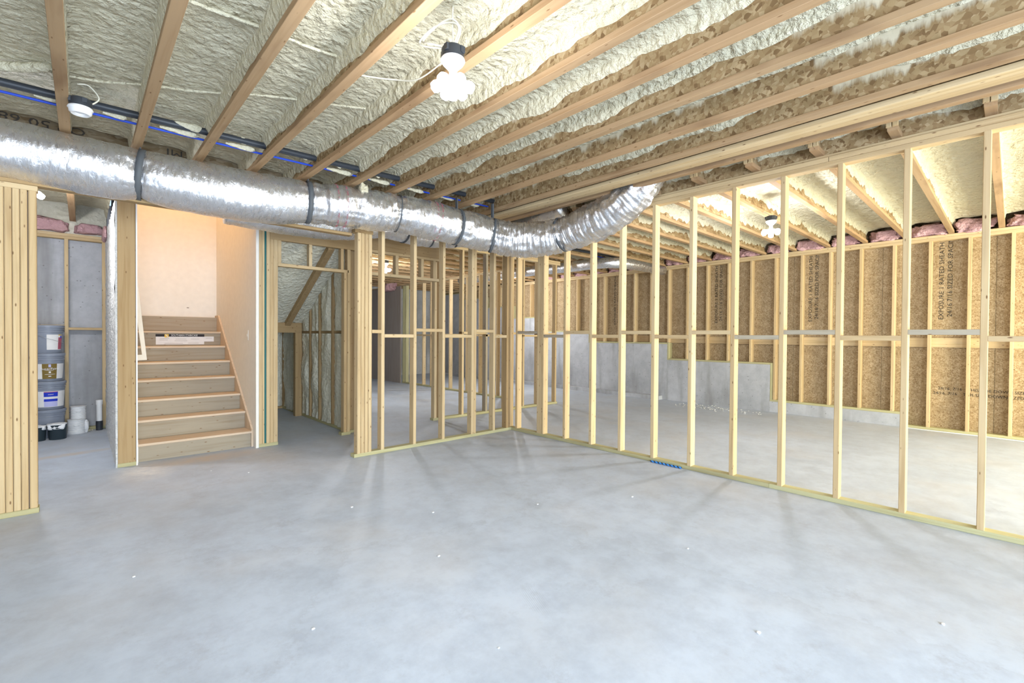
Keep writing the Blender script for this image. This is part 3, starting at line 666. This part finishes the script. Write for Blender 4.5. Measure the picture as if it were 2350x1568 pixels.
for i, (x, y, s) in enumerate([(.03, 8.42, .03), (.06, 8.38, .025), (.08, 8.43, .02)]):
    blob('foam_scrap' if i == 0 else 'foam_scrap.%03d' % i, (x, y, s * .5), (s, s * .8, s * .5), 'foam', None, i, 3, .5, 60, label=('largest cream foam scrap, right beside the ribbed white pots', 'middle cream foam scrap, nearest the camera between pots and drain pipe', 'small cream foam scrap tucked closest to the white drain pipe')[i], cat='foam scrap', group='foam scraps by the drain pipe')

# ================================================================= closet under the stairs
wc = empty('wall_closet', (2.2, 6.8, 0), kind='structure', label='closet under the stairs lined with spray foam between studs', cat='wall')
board('header', 1.617, 2.70, 5.915, 5.953, 2.428, 2.60, 'beam', wc); board('header', 1.70, 2.70, 5.956, 5.994, 2.432, 2.60, 'beam', wc)
board('head_plate', 1.702, 2.56, 5.92, 6.009, 2.122, 2.160, 'pine', wc)
for x in (1.702, 2.06, 2.46): board('cripple', x, x + .038, 5.925, 6.009, 2.160, 2.428, 'pine', wc)
for x in (2.50, 2.545): board('stud', x, x + .040, 5.92, 6.009, .038, 2.122 if x < 2.52 else 2.43, 'pine' , wc)
board('bottom_plate', 2.47, 2.59, 5.915, 6.01, 0, .038, 'treated', wc)
board('bottom_plate', 2.60, 2.69, 6.01, 8.9, 0, .038, 'treated', wc)
for y in (6.03, 6.56, 7.05, 7.44, 7.86): board('stud', 2.60, 2.69, y, y + .038, .038, 2.75, 'beam', wc)
def foam_panel(name, u0, u1, z0, z1, fn, parent, mat='foam_old', seed=0, nu=14, nz=60, amp=.06):
    V = []; F = []
    for j in range(nu + 1):
        for i in range(nz + 1):
            u, z = u0 + (u1 - u0) * j / nu, z0 + (z1 - z0) * i / nz
            ed = min(j, nu - j) / nu * 2; d = .02 + amp * (min(1, ed * 2.2)) * (.6 + fbm(u * 5, z * 2.2, seed)) + .012 * fbm(u * 20, z * 20, seed)
            V.append(fn(u, z, d))
    for j in range(nu):
        for i in range(nz):
            a = j * (nz + 1) + i; F.append((a, a + 1, a + nz + 2, a + nz + 1))
    c = sum((Vector(v) for v in V), Vector()) / len(V)
    me = bpy.data.meshes.new(name); me.from_pydata([Vector(v) - c for v in V], [], F); me.materials.append(M[mat]); smooth(me)
    return link(name, me, c, parent)
yy = [6.068, 6.56, 6.598, 7.05, 7.088, 7.44, 7.478, 7.86]
for i in range(0, 8, 2):
    foam_panel('foam_insulation', yy[i], yy[i + 1], .04, 1.33, lambda u, z, d: (2.655 - d, u, z), wc, seed=i)
    foam_panel('foam_insulation', yy[i], yy[i + 1], 1.37, 2.7, lambda u, z, d: (2.655 - d, u, z), wc, seed=i + 20)
    board('blocking', 2.62, 2.69, yy[i], yy[i + 1], 1.332, 1.37, 'beam', wc)
foam_panel('foam_insulation', 7.9, 8.9, .02, 1.6, lambda u, z, d: (2.66 - d, u, z), wc, seed=71)
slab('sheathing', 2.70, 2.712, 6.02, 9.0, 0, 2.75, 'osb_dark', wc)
foam_panel('foam_insulation', -1.3, .25, 2.63, 3.06, lambda u, z, d: (u, 8.615 - d, z), wp, seed=90, nu=40)
# sloped underside of the flight above
def slope(u, t, d): return (u, 6.06 + 1.76 * t, 2.50 - .98 * t - d * .9 + .015)
for a, b, s in ((1.60, 2.36, 1), (2.41, 2.66, 5)): foam_panel('foam_slope', a, b, 0, 1, slope, wc, seed=s, nu=20, nz=70)
prism('stringer', [(6.05, 2.50), (6.05, 2.42), (7.8, 1.45), (7.8, 1.53)], 'x', 2.345, 2.425, 'beam', wc)
prism('stringer_backing', [(6.03, 2.56), (6.03, 2.54), (7.85, 1.53), (7.85, 1.56)], 'x', 1.5, 2.68, 'osb_dark', wc)
board('inner_header', 1.6, 2.60, 7.80, 7.84, 1.34, 1.50, 'beam', wc)
board('inner_post', 2.50, 2.60, 7.80, 7.89, .0, 1.34, 'beam', wc)
board('inner_plate', 1.6, 2.6, 8.80, 8.89, 0, .038, 'beam', wc)
for i in range(4):
    x = 1.62 + i * .26; foam_panel('foam_insulation', x, x + .22, .04, 1.6, lambda u, z, d: (u, 8.90 - d, z), wc, seed=40 + i, nu=8)
    board('stud', x + .222, x + .258, 8.80, 8.89, .038, 1.6, 'beam', wc)
foam_panel('foam_insulation', 6.02, 8.9, .02, 2.45, lambda u, z, d: (1.56 + d, u, z), wc, seed=60, nu=40)
foam_panel('foam_insulation', 1.56, 2.66, 7.9, 8.9, lambda u, z, d: (u, z, 1.60 - d * .5), wc, seed=61)
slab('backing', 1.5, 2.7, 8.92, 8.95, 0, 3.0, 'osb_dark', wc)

# ================================================================= back rooms
wh = empty('wall_back', (3.3, 5.98, 0), kind='structure', label='framed wall behind the middle partition with a wide header over an opening', cat='wall')
board('header', 2.70, 4.00, 5.93, 5.968, 2.475, 2.73, 'beam', wh); board('header', 2.70, 4.00, 5.972, 6.01, 2.475, 2.73, 'beam', wh)
board('top_plate', 2.70, 6.85, 6.02, 6.11, 2.693, 2.731, 'pine', wh); board('top_plate', 2.70, 6.85, 6.02, 6.11, 2.732, 2.77, 'pine', wh)
board('top_plate', 2.70, 4.0, 5.925, 6.014, 2.437, 2.474, 'pine', wh)
board('head_plate', 2.70, 3.97, 5.925, 6.014, 2.130, 2.17, 'pine', wh)
for x in (2.74, 3.245, 3.66, 3.87): board('cripple', x, x + .045, 5.925, 6.014, 2.17, 2.437, 'pine', wh)
for x in (2.70,): board('stud', x, x + .04, 5.925, 6.014, 0, 2.437, 'beam', wh)
board('bottom_plate', 3.95, 6.80, 6.03, 6.12, 0, .038, 'treated', wh)
for x0, x1 in ((3.965, 4.01), (4.05, 4.09), (4.49, 4.53), (4.985, 5.03), (5.42, 5.465), (5.86, 5.90), (6.24, 6.28), (6.73, 6.77)):
    board('stud', x0, x1, 6.03, 6.12, .038, 2.693, 'pine' if x0 != 4.985 else 'grey_pine', wh)
xs = [4.09, 4.49, 4.985, 5.42, 5.86, 6.24, 6.73]
for i in range(len(xs) - 1): board('blocking', xs[i] + .0, xs[i + 1], 6.03, 6.12, 1.30 + .04 * (i % 2), 1.338 + .04 * (i % 2), 'pine', wh)
wq = empty('wall_inner', (6.45, 9.4, 0), kind='structure', label='distant stud partition seen through the middle framing', cat='wall')
board('bottom_plate', 6.45, 6.54, 7.2, 11.4, 0, .038, 'treated', wq); board('top_plate', 6.45, 6.54, 7.2, 13.6, 2.66, 2.70, 'pine', wq)
for y in (7.25, 7.43, 8.02, 8.5, 9.16, 9.55, 9.98, 10.35, 10.8, 11.2, 11.35): board('stud', 6.45, 6.54, y, y + .038, .038, 2.66, 'treated' if y > 11.1 else 'pine', wq)
for a, b in ((7.47, 8.02), (8.06, 8.5), (8.54, 9.16), (9.2, 9.55), (9.59, 9.98), (10.02, 10.35), (10.39, 10.8), (10.84, 11.2)): board('blocking', 6.45, 6.54, a, b, 1.30, 1.338, 'pine', wq)
for i in range(5): slab('panel' if i == 0 else 'panel', 6.40 + .004 * (i % 2), 6.43, 11.42 + i * .44, 11.855 + i * .44, 0, 2.66, 'brownpanel', wq)
tag(blob('insulation_batt.003', (6.30, 11.9, 2.64), (.15, .28, .10), 'pink', seed=15, amp=.4), 'torn pink fibreglass hanging above the distant brown panels', 'insulation')

# ================================================================= far wall: stepped concrete, studs and strand board
wf = empty('wall_far', (9.0, 2.0, 0), kind='structure', label='long far wall of stepped concrete with studs and strand board above', cat='wall')
steps = [(-3.5, 1.12, 0.0), (1.12, 2.92, .185), (2.92, 4.90, .835), (4.90, 6.95, 1.165), (6.95, 8.6, 1.42), (8.6, 9.7, 1.80), (9.7, 10.9, 2.14), (10.9, 12.1, 2.45), (12.1, 13.7, 2.66)]
for i in range(9): slab('sheathing_panel', 9.10, 9.115, -3.5 + i * 1.22, -3.5 + i * 1.22 + 1.217, 0, 2.72, 'osb_wall', wf)
for i in range(9, 15): slab('sheathing_panel', 9.10, 9.115, -3.5 + i * 1.22, -3.5 + i * 1.22 + 1.217, 1.2, 2.72, 'osb_wall', wf)
slab('rim_board', 9.117, 9.14, -3.5, 13.7, -.01, 3.12, 'osb_dark', wf)  # carried down to the floor as added backing, keeps sky out of panel gaps
for i, (a, b, z) in enumerate(steps):
    if z > 0:
        slab('concrete_step', 8.955, 9.30, a, b, 0, z, 'concrete', wf)
        zz = z
    else: zz = 0
    board('sill_plate', 8.958, 9.098, a, b - (.04 if i + 1 < len(steps) else 0), zz, zz + .034, 'treated', wf)
    if i + 1 < len(steps) and z < 2.3: board('step_plate', 8.958, 9.098, b - .040, b - .002, zz, steps[i + 1][2] + .03, 'treated', wf)
slab('footing', 8.82, 8.955, 5.0, 13.6, 0, .08, 'concrete', wf)
board('top_plate', 8.958, 9.098, -3.5, 3.1, 2.716, 2.756, 'pine', wf); board('top_plate', 8.958, 9.098, 3.1, 13.6, 2.716, 2.756, 'pine', wf)
board('top_plate', 8.958, 9.098, -3.5, 1.9, 2.757, 2.797, 'pine', wf); board('top_plate', 8.958, 9.098, 1.9, 13.6, 2.757, 2.797, 'pine', wf)
fy = [.026 + .4064 * k for k in range(-8, 33)]
def hz(y):
    for a, b, z in steps:
        if a <= y < b: return z
    return 0
for k, y in enumerate(fy):
    z = hz(y) + .034
    if z < 2.4: board('stud', 8.958, 9.098, y - .038, y, z, 2.716, 'pine', wf)
for k in range(len(fy) - 1):
    if hz(fy[k] + .2) < 1.16 and fy[k] < 4.7: board('blocking', 9.058, 9.098, fy[k], fy[k + 1] - .038, 1.192, 1.328, 'pine', wf)
    elif fy[k] < 6.9: board('blocking', 9.058, 9.098, fy[k], fy[k + 1] - .038, 1.205, 1.345, 'beam', wf)
# black stencilling on the boards (vertical columns and one horizontal line)
def stencil_col(y, z0, z1, s):
    text('stencil', s, .075, (9.0985, y, (z0 + z1) / 2), (math.radians(90), math.radians(-90), math.radians(-90)), 'stencil', wf, .0004, sx=1.15)
for y in (0.66, 2.30, 3.90, 6.25): 
    for d, s in ((.045, 'EXPOSURE 1 RATED SHEATHING'), (-.045, '24/16 7/16 SIZED FOR SPACING')): stencil_col(y + d, 1.75, 2.70, s)
for y, s in ((.60, '24/16  7/16'), (.2, 'THIS SIDE DOWN'), (-.35, 'SIZED FOR SPACING 32/16'), (2.7, '24/16')):
    text('stencil', s, .055, (9.0985, y, .60), (math.radians(90), 0, math.radians(-90)), 'stencil', wf, .0004)
    text('stencil', s, .055, (9.0985, y + .05, .53), (math.radians(90), 0, math.radians(-90)), 'stencil', wf, .0004)
# pink batts on top of the far wall, one per joist bay
names = 'first second third fourth fifth sixth seventh eighth ninth tenth eleventh twelfth thirteenth fourteenth fifteenth sixteenth seventeenth eighteenth nineteenth twentieth'.split()
n = 0
for k in range(len(JYS) - 1):
    y = (JYS[k] + JYS[k + 1]) / 2 + .03
    if -1.0 < y < 8.5:
        full = random.uniform(.7, 1.0)
        o = blob('insulation_batt.%03d' % (10 + n), (9.01, y, 2.86 + .02 * full), (.085, .190, .062 + .02 * full), 'pink', None, 20 + k, 4, .5, 13)
        lab = ('pink fibreglass batt on the far wall plate near the right edge' if n == 0 else
               'pink fibreglass batt on the far wall plate, %s from the right' % names[min(n, 19)])
        if n >= 20: tag(o, 'small pink batt at the distant left end of the far wall', 'insulation', 'pink batts along the far wall')
        else: tag(o, lab, 'insulation', 'pink batts along the far wall')
        n += 1

# ================================================================= ducts
DP = [(-2.6, 4.86, 2.61, .200), (-1.4, 4.86, 2.61, .200), (-.4, 4.84, 2.605, .203), (.15, 4.79, 2.575, .212), (.345, 4.775, 2.585, .196), (.55, 4.75, 2.565, .214), (.92, 4.70, 2.548, .222), (1.3, 4.66, 2.555, .220), (1.56, 4.62, 2.58, .196), (1.62, 4.61, 2.58, .194),
      (1.86, 4.56, 2.59, .200), (2.2, 4.50, 2.595, .203), (2.45, 4.44, 2.60, .192), (2.75, 4.36, 2.575, .204), (3.08, 4.27, 2.535, .198), (3.30, 4.23, 2.515, .205), (3.52, 4.17, 2.490, .196), (3.74, 4.03, 2.455, .200), (3.93, 3.82, 2.450, .200), (4.10, 3.57, 2.495, .196), (4.155, 3.28, 2.555, .208), (4.175, 2.98, 2.630, .205), (4.19, 2.70, 2.78, .195), (4.22, 2.48, 2.96, .15), (4.24, 2.40, 3.04, .11)]
duct = empty('flexible_duct', (1.8, 4.5, 2.58), label='large foil-wrapped flexible duct under the joists, bending up at the inside corner', cat='duct')
strap_x = [(.345, .025, 4), (1.59, .020, 8), (2.45, .006, 12), (3.10, .012, 14), (3.53, .012, 16), (4.10, .014, 19)]
def duct_r(i, th, r, p):
    sq = 0
    for sx, sy in ((.345, 4.775), (1.59, 4.61), (2.45, 4.44), (3.10, 4.27), (3.53, 4.17), (4.10, 3.57), (1.72, 4.59), (2.0, 4.53)):
        d = math.hypot(p.x - sx, p.y - sy); sq += math.exp(-(d / .035) ** 2) * .013 + math.exp(-(d / .11) ** 2) * .5 * .02 * noise.noise(Vector((math.cos(th) * 5, math.sin(th) * 5, sx * 7)))
    rough = 1.0 if p.x > 1.6 else .35
    bend = 2.2 if p.x > 3.5 else 1.0
    w_ = (.0045 * rough * bend * noise.noise(Vector((th * .8, p.x * 60 - p.y * 45, p.z * 20)))) + .007 * noise.noise(Vector((math.cos(th) * 3.0, math.sin(th) * 3.0, (p.x - p.y) * 9))) * bend * rough + .010 * rough * noise.noise(Vector((p.x * 22 - p.y * 16, math.cos(th) * 2.2, math.sin(th) * 2.2 + p.z * 4)))
    return r - sq + w_ + .004 * noise.noise(Vector((p.x * 3, math.cos(th) * 2, math.sin(th) * 2)))
tube('jacket', DP, 0, 'foil', duct, seg=96, n=40, radf=duct_r)
def at_path(P, f):
    i = min(int(f), len(P) - 2); t = f - i; a, b = Vector(P[i]), Vector(P[i + 1]); q = a.lerp(b, t); d = Vector((b[:3])) - Vector(a[:3])
    return Vector(q[:3]), q[3], d.normalized()
def strap(parent, P, f, wd, hang=True, mat='darkgrey'):
    c, r, t = at_path(P, f); up = Vector((0, 0, 1)); a = t.cross(up).normalized(); b = t.cross(a); V = []; F = []; sg = 40; rr = r + .0045
    for s in range(sg):
        th = 2 * math.pi * s / sg
        for k in (-1, 1):
            q = rr - .008
            V.append(a * math.cos(th) * q + b * math.sin(th) * q + t * wd * k)
        for k in (1, -1):
            V.append(a * math.cos(th) * rr + b * math.sin(th) * rr + t * wd * k)
    for s in range(sg):
        q = (s + 1) % sg
        for k in range(4): F.append((s * 4 + k, s * 4 + (k + 1) % 4, q * 4 + (k + 1) % 4, q * 4 + k))
    me = bpy.data.meshes.new('strap'); me.from_pydata(V, [], F); me.materials.append(M[mat]); smooth(me); link('strap', me, c, parent)
    if hang:
        zt = c.z + r - .02
        if zt < 2.83: board('strap_tail', c.x - .012 * abs(t.y) - .003, c.x + .012 * abs(t.y) + .003, c.y - .02 * abs(t.x) - .002, c.y + .02 * abs(t.x) + .002, zt, 2.86, mat, parent, axis='z')
for f, wd, h in ((4.0, .022, 1), (8.5, .020, 1), (12.0, .004, 0), (14.05, .013, 1), (16.05, .013, 1), (19.0, .013, 0)): strap(duct, DP, f, wd, h)
# red maker's print bands on the jacket
def printband(parent, P, f, s):
    c, r, t = at_path(P, f); up = Vector((0, 0, 1)); a = t.cross(up).normalized(); b = t.cross(a)
    for i in range(9):
        th = math.radians(-70 + i * 22); nrm = (a * math.cos(th) + b * math.sin(th))
        if nrm.y > .35: continue
        p = c + nrm * (r + .004)
        tan = (-a * math.sin(th) + b * math.cos(th)); mat_ = Matrix((tan, nrm.cross(tan), nrm)).transposed()
        o = text('print', s, .022, p, None, 'labelred', parent, .0006); o.rotation_euler = mat_.to_euler()
for f in (9.9, 10.15, 13.2, 13.35): printband(duct, DP, f, '*/*//*/')
tag(blob('foam_lump', (2.05, 4.40, 2.77), (.035, .035, .05), 'foam', None, 4, 4, .5, 30), 'cream blob of foam stuck between joist and duct top', 'foam lump')

D2 = [(1.0, 5.15, 2.50, .13), (1.5, 5.12, 2.50, .15), (2.1, 5.12, 2.52, .15), (2.66, 5.12, 2.60, .13), (3.1, 5.16, 2.58, .13), (3.5, 5.14, 2.59, .12), (3.9, 5.05, 2.65, .11), (4.2, 4.93, 2.70, .10), (4.27, 4.6, 2.76, .10), (4.26, 4.1, 2.80, .10), (4.25, 3.7, 2.86, .10)]
duct2 = empty('flexible_duct.001', (2.6, 5.13, 2.6), label='slimmer foil duct behind the middle stud wall, under the rim', cat='duct')
tube('jacket', D2, 0, 'foil', duct2, seg=48, n=14, radf=lambda i, th, r, p: r + .010 * noise.noise(Vector((p.x * 14 - p.y * 10, math.cos(th) * 2, math.sin(th) * 2))))
for f in (3.6, 4.5, 5.4): strap(duct2, D2, f, .010, False)
D3 = [(6.95, 9.4, 2.69, .10), (6.95, 7.6, 2.69, .10), (7.1, 6.2, 2.69, .10), (7.3, 5.05, 2.69, .10), (8.85, 4.95, 2.69, .09)]
duct3 = empty('flexible_duct.002', (6.9, 6.2, 2.7), label='small foil duct glimpsed deep in the back room', cat='duct')
tube('jacket', D3, 0, 'foil', duct3, seg=24, n=10, radf=lambda i, th, r, p: r + .010 * noise.noise(Vector((p.x * 9 - p.y * 9, math.cos(th) * 2, math.sin(th) * 2))))

# ================================================================= pipes and cables through the joists
bp = empty('drain_line', (1.6, 4.32, 2.9), label='black pipe threaded through the joists beside the duct', cat='pipe')
tube('pipe', [(-2.6, 4.36, 2.90), (-.4, 4.36, 2.895), (1.2, 4.325, 2.908), (2.4, 4.30, 2.918), (3.74, 4.26, 2.932)], .026, 'blackplastic', bp, 14, 6)
bl = empty('water_line', (1.6, 4.42, 2.87), label='thin blue water tube running beside the black pipe', cat='pipe')
tube('tube', [(-2.6, 4.44, 2.860), (-.3, 4.435, 2.862), (1.2, 4.405, 2.864), (2.6, 4.38, 2.874), (3.76, 4.36, 2.888)], .0085, 'blue', bl, 10, 8)
for i, (x0, x1, r, off) in enumerate([(.49, .70, .028, 0), (.80, 1.04, .026, 0), (1.42, 1.50, .024, 0), (-.23, -.12, .014, 1), (.11, .24, .018, 1), (.43, .68, .020, 1), (.86, 1.08, .020, 1), (1.68, 1.93, .020, 1), (2.1, 2.33, .020, 1), (2.50, 2.74, .018, 1), (2.92, 3.14, .016, 1), (3.3, 3.5, .016, 1), (1.75, 1.80, .024, 0), (2.15, 2.19, .023, 0)]):
    y, z = (4.335, 2.908) if off == 0 else (4.385, 2.872)
    par = bp if off == 0 else bl
    tube('foam_overspray', [(x0, y, z, r * .35), (x0 + (x1 - x0) * .3, y, z, r * .8), (x0 + (x1 - x0) * .8, y, z, r * 1.1), (x1, y, z, r * .5)], 0, 'foam', par, 14, 5)
def cable(label, pts, r=.005, mat='cable', name='cable'):
    o = tube(name, pts, r, mat, None, 8, 8); return tag(o, label, 'cable')
cable('foam-coated cable crossing the nearest joist bays at the upper left', [(.30, 2.83, 2.983), (.40, 2.815, 2.975), (.55, 2.80, 2.972), (.73, 2.795, 2.980)], .010, 'foam')
cable('foam-coated cable in the bay left of the main lamp', [(.76, 2.79, 2.98), (.86, 2.787, 2.975), (1.01, 2.767, 2.968), (1.15, 2.766, 2.98)], .009, 'foam', 'cable.001')
cable('thin white cable hanging from the joist to the main lamp box', [(1.19, 2.75, 2.90), (1.31, 2.70, 2.90), (1.42, 2.60, 2.885), (1.46, 2.42, 2.83), (1.44, 2.15, 2.80), (1.36, 1.94, 2.755)], .0045, 'cable', 'cable.002')
cable('long foam-coated cable sagging across the left joist bays', [(-.14, 4.19, 2.975), (.09, 4.11, 2.972), (.30, 3.95, 2.968), (.39, 3.91, 2.972), (.55, 3.83, 2.970), (.71, 3.73, 2.975), (.85, 3.62, 2.978), (1.14, 3.45, 2.975), (1.29, 3.37, 2.97), (1.56, 3.24, 2.978)], .0085, 'foam', 'cable.003')
tube('cable.004', [(-1.2, 4.35, 2.95), (-.6, 4.28, 2.96), (-.36, 4.25, 2.955), (-.14, 4.1, 2.97)], .030, 'foam', None, 14, 8, label='thick foam-covered line at the upper left edge', cat='cable')

# ================================================================= lamps
def lampbox(t, p, cone=True):
    x, y, z = p
    lathe('junction_box', [(0, .055), (.050, .055), (.056, .045), (.056, 0), (0, 0)], (x, y, z), 'blackplastic', t, 24)
    for a in range(4): slab('box_tab', x + .05 * math.cos(a * 1.57 + .4) - .012, x + .05 * math.cos(a * 1.57 + .4) + .012, y + .05 * math.sin(a * 1.57 + .4) - .012, y + .05 * math.sin(a * 1.57 + .4) + .012, z + .02, z + .05, 'blackplastic', t)
def multilamp(name, p, label, nb=6, s=1.0, bm='bulb'):
    x, y, z = p; t = empty(name, p, label=label, cat='lamp')
    lampbox(t, (x, y, z))
    lathe('lampholder', [(0, 0), (.058 * s, 0), (.060 * s, -.008), (.052 * s, -.022), (.030 * s, -.045), (.024 * s, -.052), (0, -.052)], (x, y, z), 'whiteplastic', t, 28)
    lathe('splitter', [(0, -.05), (.018, -.05), (.020, -.09), (.034, -.105), (.034, -.125), (.014, -.135), (0, -.135)], (x, y, z), 'whiteplastic', t, 20)
    tube('hanger', [(x, y, z + .05), (x + .01, y + .05, z + .10), (x + .01, y + .13, z + .14)], .005, 'cable', t, 6, 4)
    def bulbmesh():
        key = bm + str(s)
        if key not in CACHE:
            o = lathe('bulb', [(0, 0), (.011, 0), (.013, .02), (.027, .045), (.029, .062), (.022, .080), (0, .087)], (0, 0, 0), bm, None, 20)
            CACHE[key] = o.data; bpy.data.objects.remove(o)
        return CACHE[key]
    me = bulbmesh()
    for i in range(nb):
        a = 2 * math.pi * i / nb + .35; d = Vector((math.cos(a) * .9, math.sin(a) * .9, -.42)).normalized()
        c = Vector((x, y, z - .096)) + d * .030
        o = link('bulb', me, c, t); o.rotation_euler = d.to_track_quat('Z', 'Y').to_euler(); o.scale = (s, s, s)
    o = link('bulb', me, (x, y, z - .113), t, (math.pi, 0, 0))
    return t
ml = multilamp('multi_bulb_lamp', (1.345, 1.895, 2.675), 'large lit cluster of seven white bulbs hanging from the joist bay overhead')
tube('cord', [(1.33, 1.93, 2.745), (1.28, 2.01, 2.78), (1.29, 2.08, 2.83), (1.33, 2.0, 2.89), (1.365, 1.93, 2.90), (1.40, 1.91, 2.85), (1.37, 1.92, 2.75)], .0048, 'cable', ml, 8, 8)
tube('cord', [(1.34, 1.93, 2.745), (1.29, 2.03, 2.775), (1.275, 2.09, 2.82), (1.32, 2.02, 2.885), (1.37, 1.94, 2.89), (1.39, 1.91, 2.85), (1.36, 1.92, 2.75)], .0048, 'cable', ml, 8, 8)
tube('hanger', [(1.35, 1.9, 2.74), (1.38, 1.95, 2.90), (1.39, 1.96, 3.0)], .004, 'cable', ml, 8, 4)
multilamp('multi_bulb_lamp.001', (5.95, 1.95, 2.69), 'lit bulb cluster beyond the right stud wall')
multilamp('multi_bulb_lamp.002', (4.42, 8.47, 2.74), 'distant lit bulb cluster seen through the header over the back opening', s=1.0, bm='bulb_small')
multilamp('multi_bulb_lamp.003', (-.36, 6.25, 2.74), 'lit bulb cluster glimpsed at the top left over the paint store')
lh = empty('bare_lampholder', (-.005, 4.08, 2.74), label='white lampholder without a bulb on a black box by the left joist', cat='lampholder')
lampbox(lh, (-.005, 4.10, 2.765)); lathe('lampholder', [(0, 0), (.060, 0), (.064, -.010), (.058, -.016), (.056, -.034), (.046, -.044), (.030, -.038), (.028, -.030), (0, -.030)], (-.005, 4.10, 2.765), 'whiteplastic', lh, 32)
tube('cord', [(-.02, 4.15, 2.93), (.03, 4.15, 2.94), (.07, 4.14, 2.90), (.085, 4.13, 2.86), (.06, 4.12, 2.82), (.03, 4.11, 2.80)], .0045, 'cable', lh, 8, 6)

# ================================================================= small things on the floor
rp = empty('rope', (4.37, 2.39, 0), label='short blue twisted rope along the foot of the right stud wall', cat='rope')
for ph, mt in ((0, 'rope'), (2.09, 'ink'), (4.19, 'rope')):
    P = [(4.372 + .005 * math.cos(ph + i * .9), 2.565 - i * .0062, .011 + .005 * math.sin(ph + i * .9)) for i in range(56)]
    tube('strand', P, .0052, mt, rp, 6, 1)
def chip(i, x, y, s, z=0, mat='foam'):
    o = blob('foam_chip' if i == 0 else 'foam_chip.%03d' % i, (x, y, z + s * .35), (s, s * random.uniform(.6, 1), s * .4), mat, None, i, 2, .4, 40)
    return o
tag(chip(0, 4.545, 1.235, .020, .0, 'foam'), 'largest cream foam crumb lying behind the right wall plate', 'foam chip')
rest = [(1.55, 2.30), (0.75, 2.1), (1.28, 1.45), (1.9, 2.9), (.35, 2.0), (2.75, 1.35), (2.2, .75), (1.05, 1.0), (2.6, 2.5), (1.7, .62), (3.3, 2.1), (.2, 3.2), (1.15, 4.9), (.9, 5.2), (1.5, 3.4), (2.9, .2)]
for i, (x, y) in enumerate(rest):
    tag(chip(i + 1, x, y, random.uniform(.005, .010), 0, 'whiteplastic'), 'tiny white foam crumb on the open concrete floor', 'foam chip', 'white crumbs scattered over the main floor')
# swept pile of crumbs at the foot of the far concrete wall
bm = bmesh.new()
for i in range(130):
    x = 8.45 + random.gauss(0, .13) + .1; y = 3.75 + random.gauss(0, .42); s = random.uniform(.005, .016)
    bmesh.ops.create_icosphere(bm, subdivisions=1, radius=s, matrix=Matrix.Translation((min(8.93, x) - 8.5, y - 3.8, s * .5)) @ Matrix.Diagonal((1, 1.3, .6, 1)))
me = bpy.data.meshes.new('foam_crumbs'); bm.to_mesh(me); bm.free(); me.materials.append(M['whitefoam'])
link('foam_crumbs', me, (8.5, 3.8, 0), label='scatter of white foam crumbs below the far concrete wall', cat='foam crumbs', kind='stuff')
cable('thin white wire lying along the foot of the far wall', [(8.90, 1.10, .004), (8.88, .7, .004), (8.90, .3, .004), (8.87, -.1, .004), (8.86, -.6, .004)], .006, 'gypsum_edge', 'cable.005')
cable('black cable end hanging from the ceiling behind the duct bend', [(5.6, 4.9, 2.80), (5.62, 4.85, 2.70), (5.66, 4.8, 2.62)], .018, 'blackplastic', 'cable.006')
tube('drain_line.001', [(4.9, 5.45, 2.87), (7.0, 5.3, 2.87), (8.6, 5.2, 2.87)], .03, 'blackplastic', None, 12, 4, label='black pipe under the joists of the back room', cat='pipe')
tube('water_line.001', [(4.9, 5.62, 2.86), (7.0, 5.5, 2.86), (8.6, 5.4, 2.86)], .012, 'blue', None, 8, 4, label='blue tube under the joists of the back room', cat='pipe')
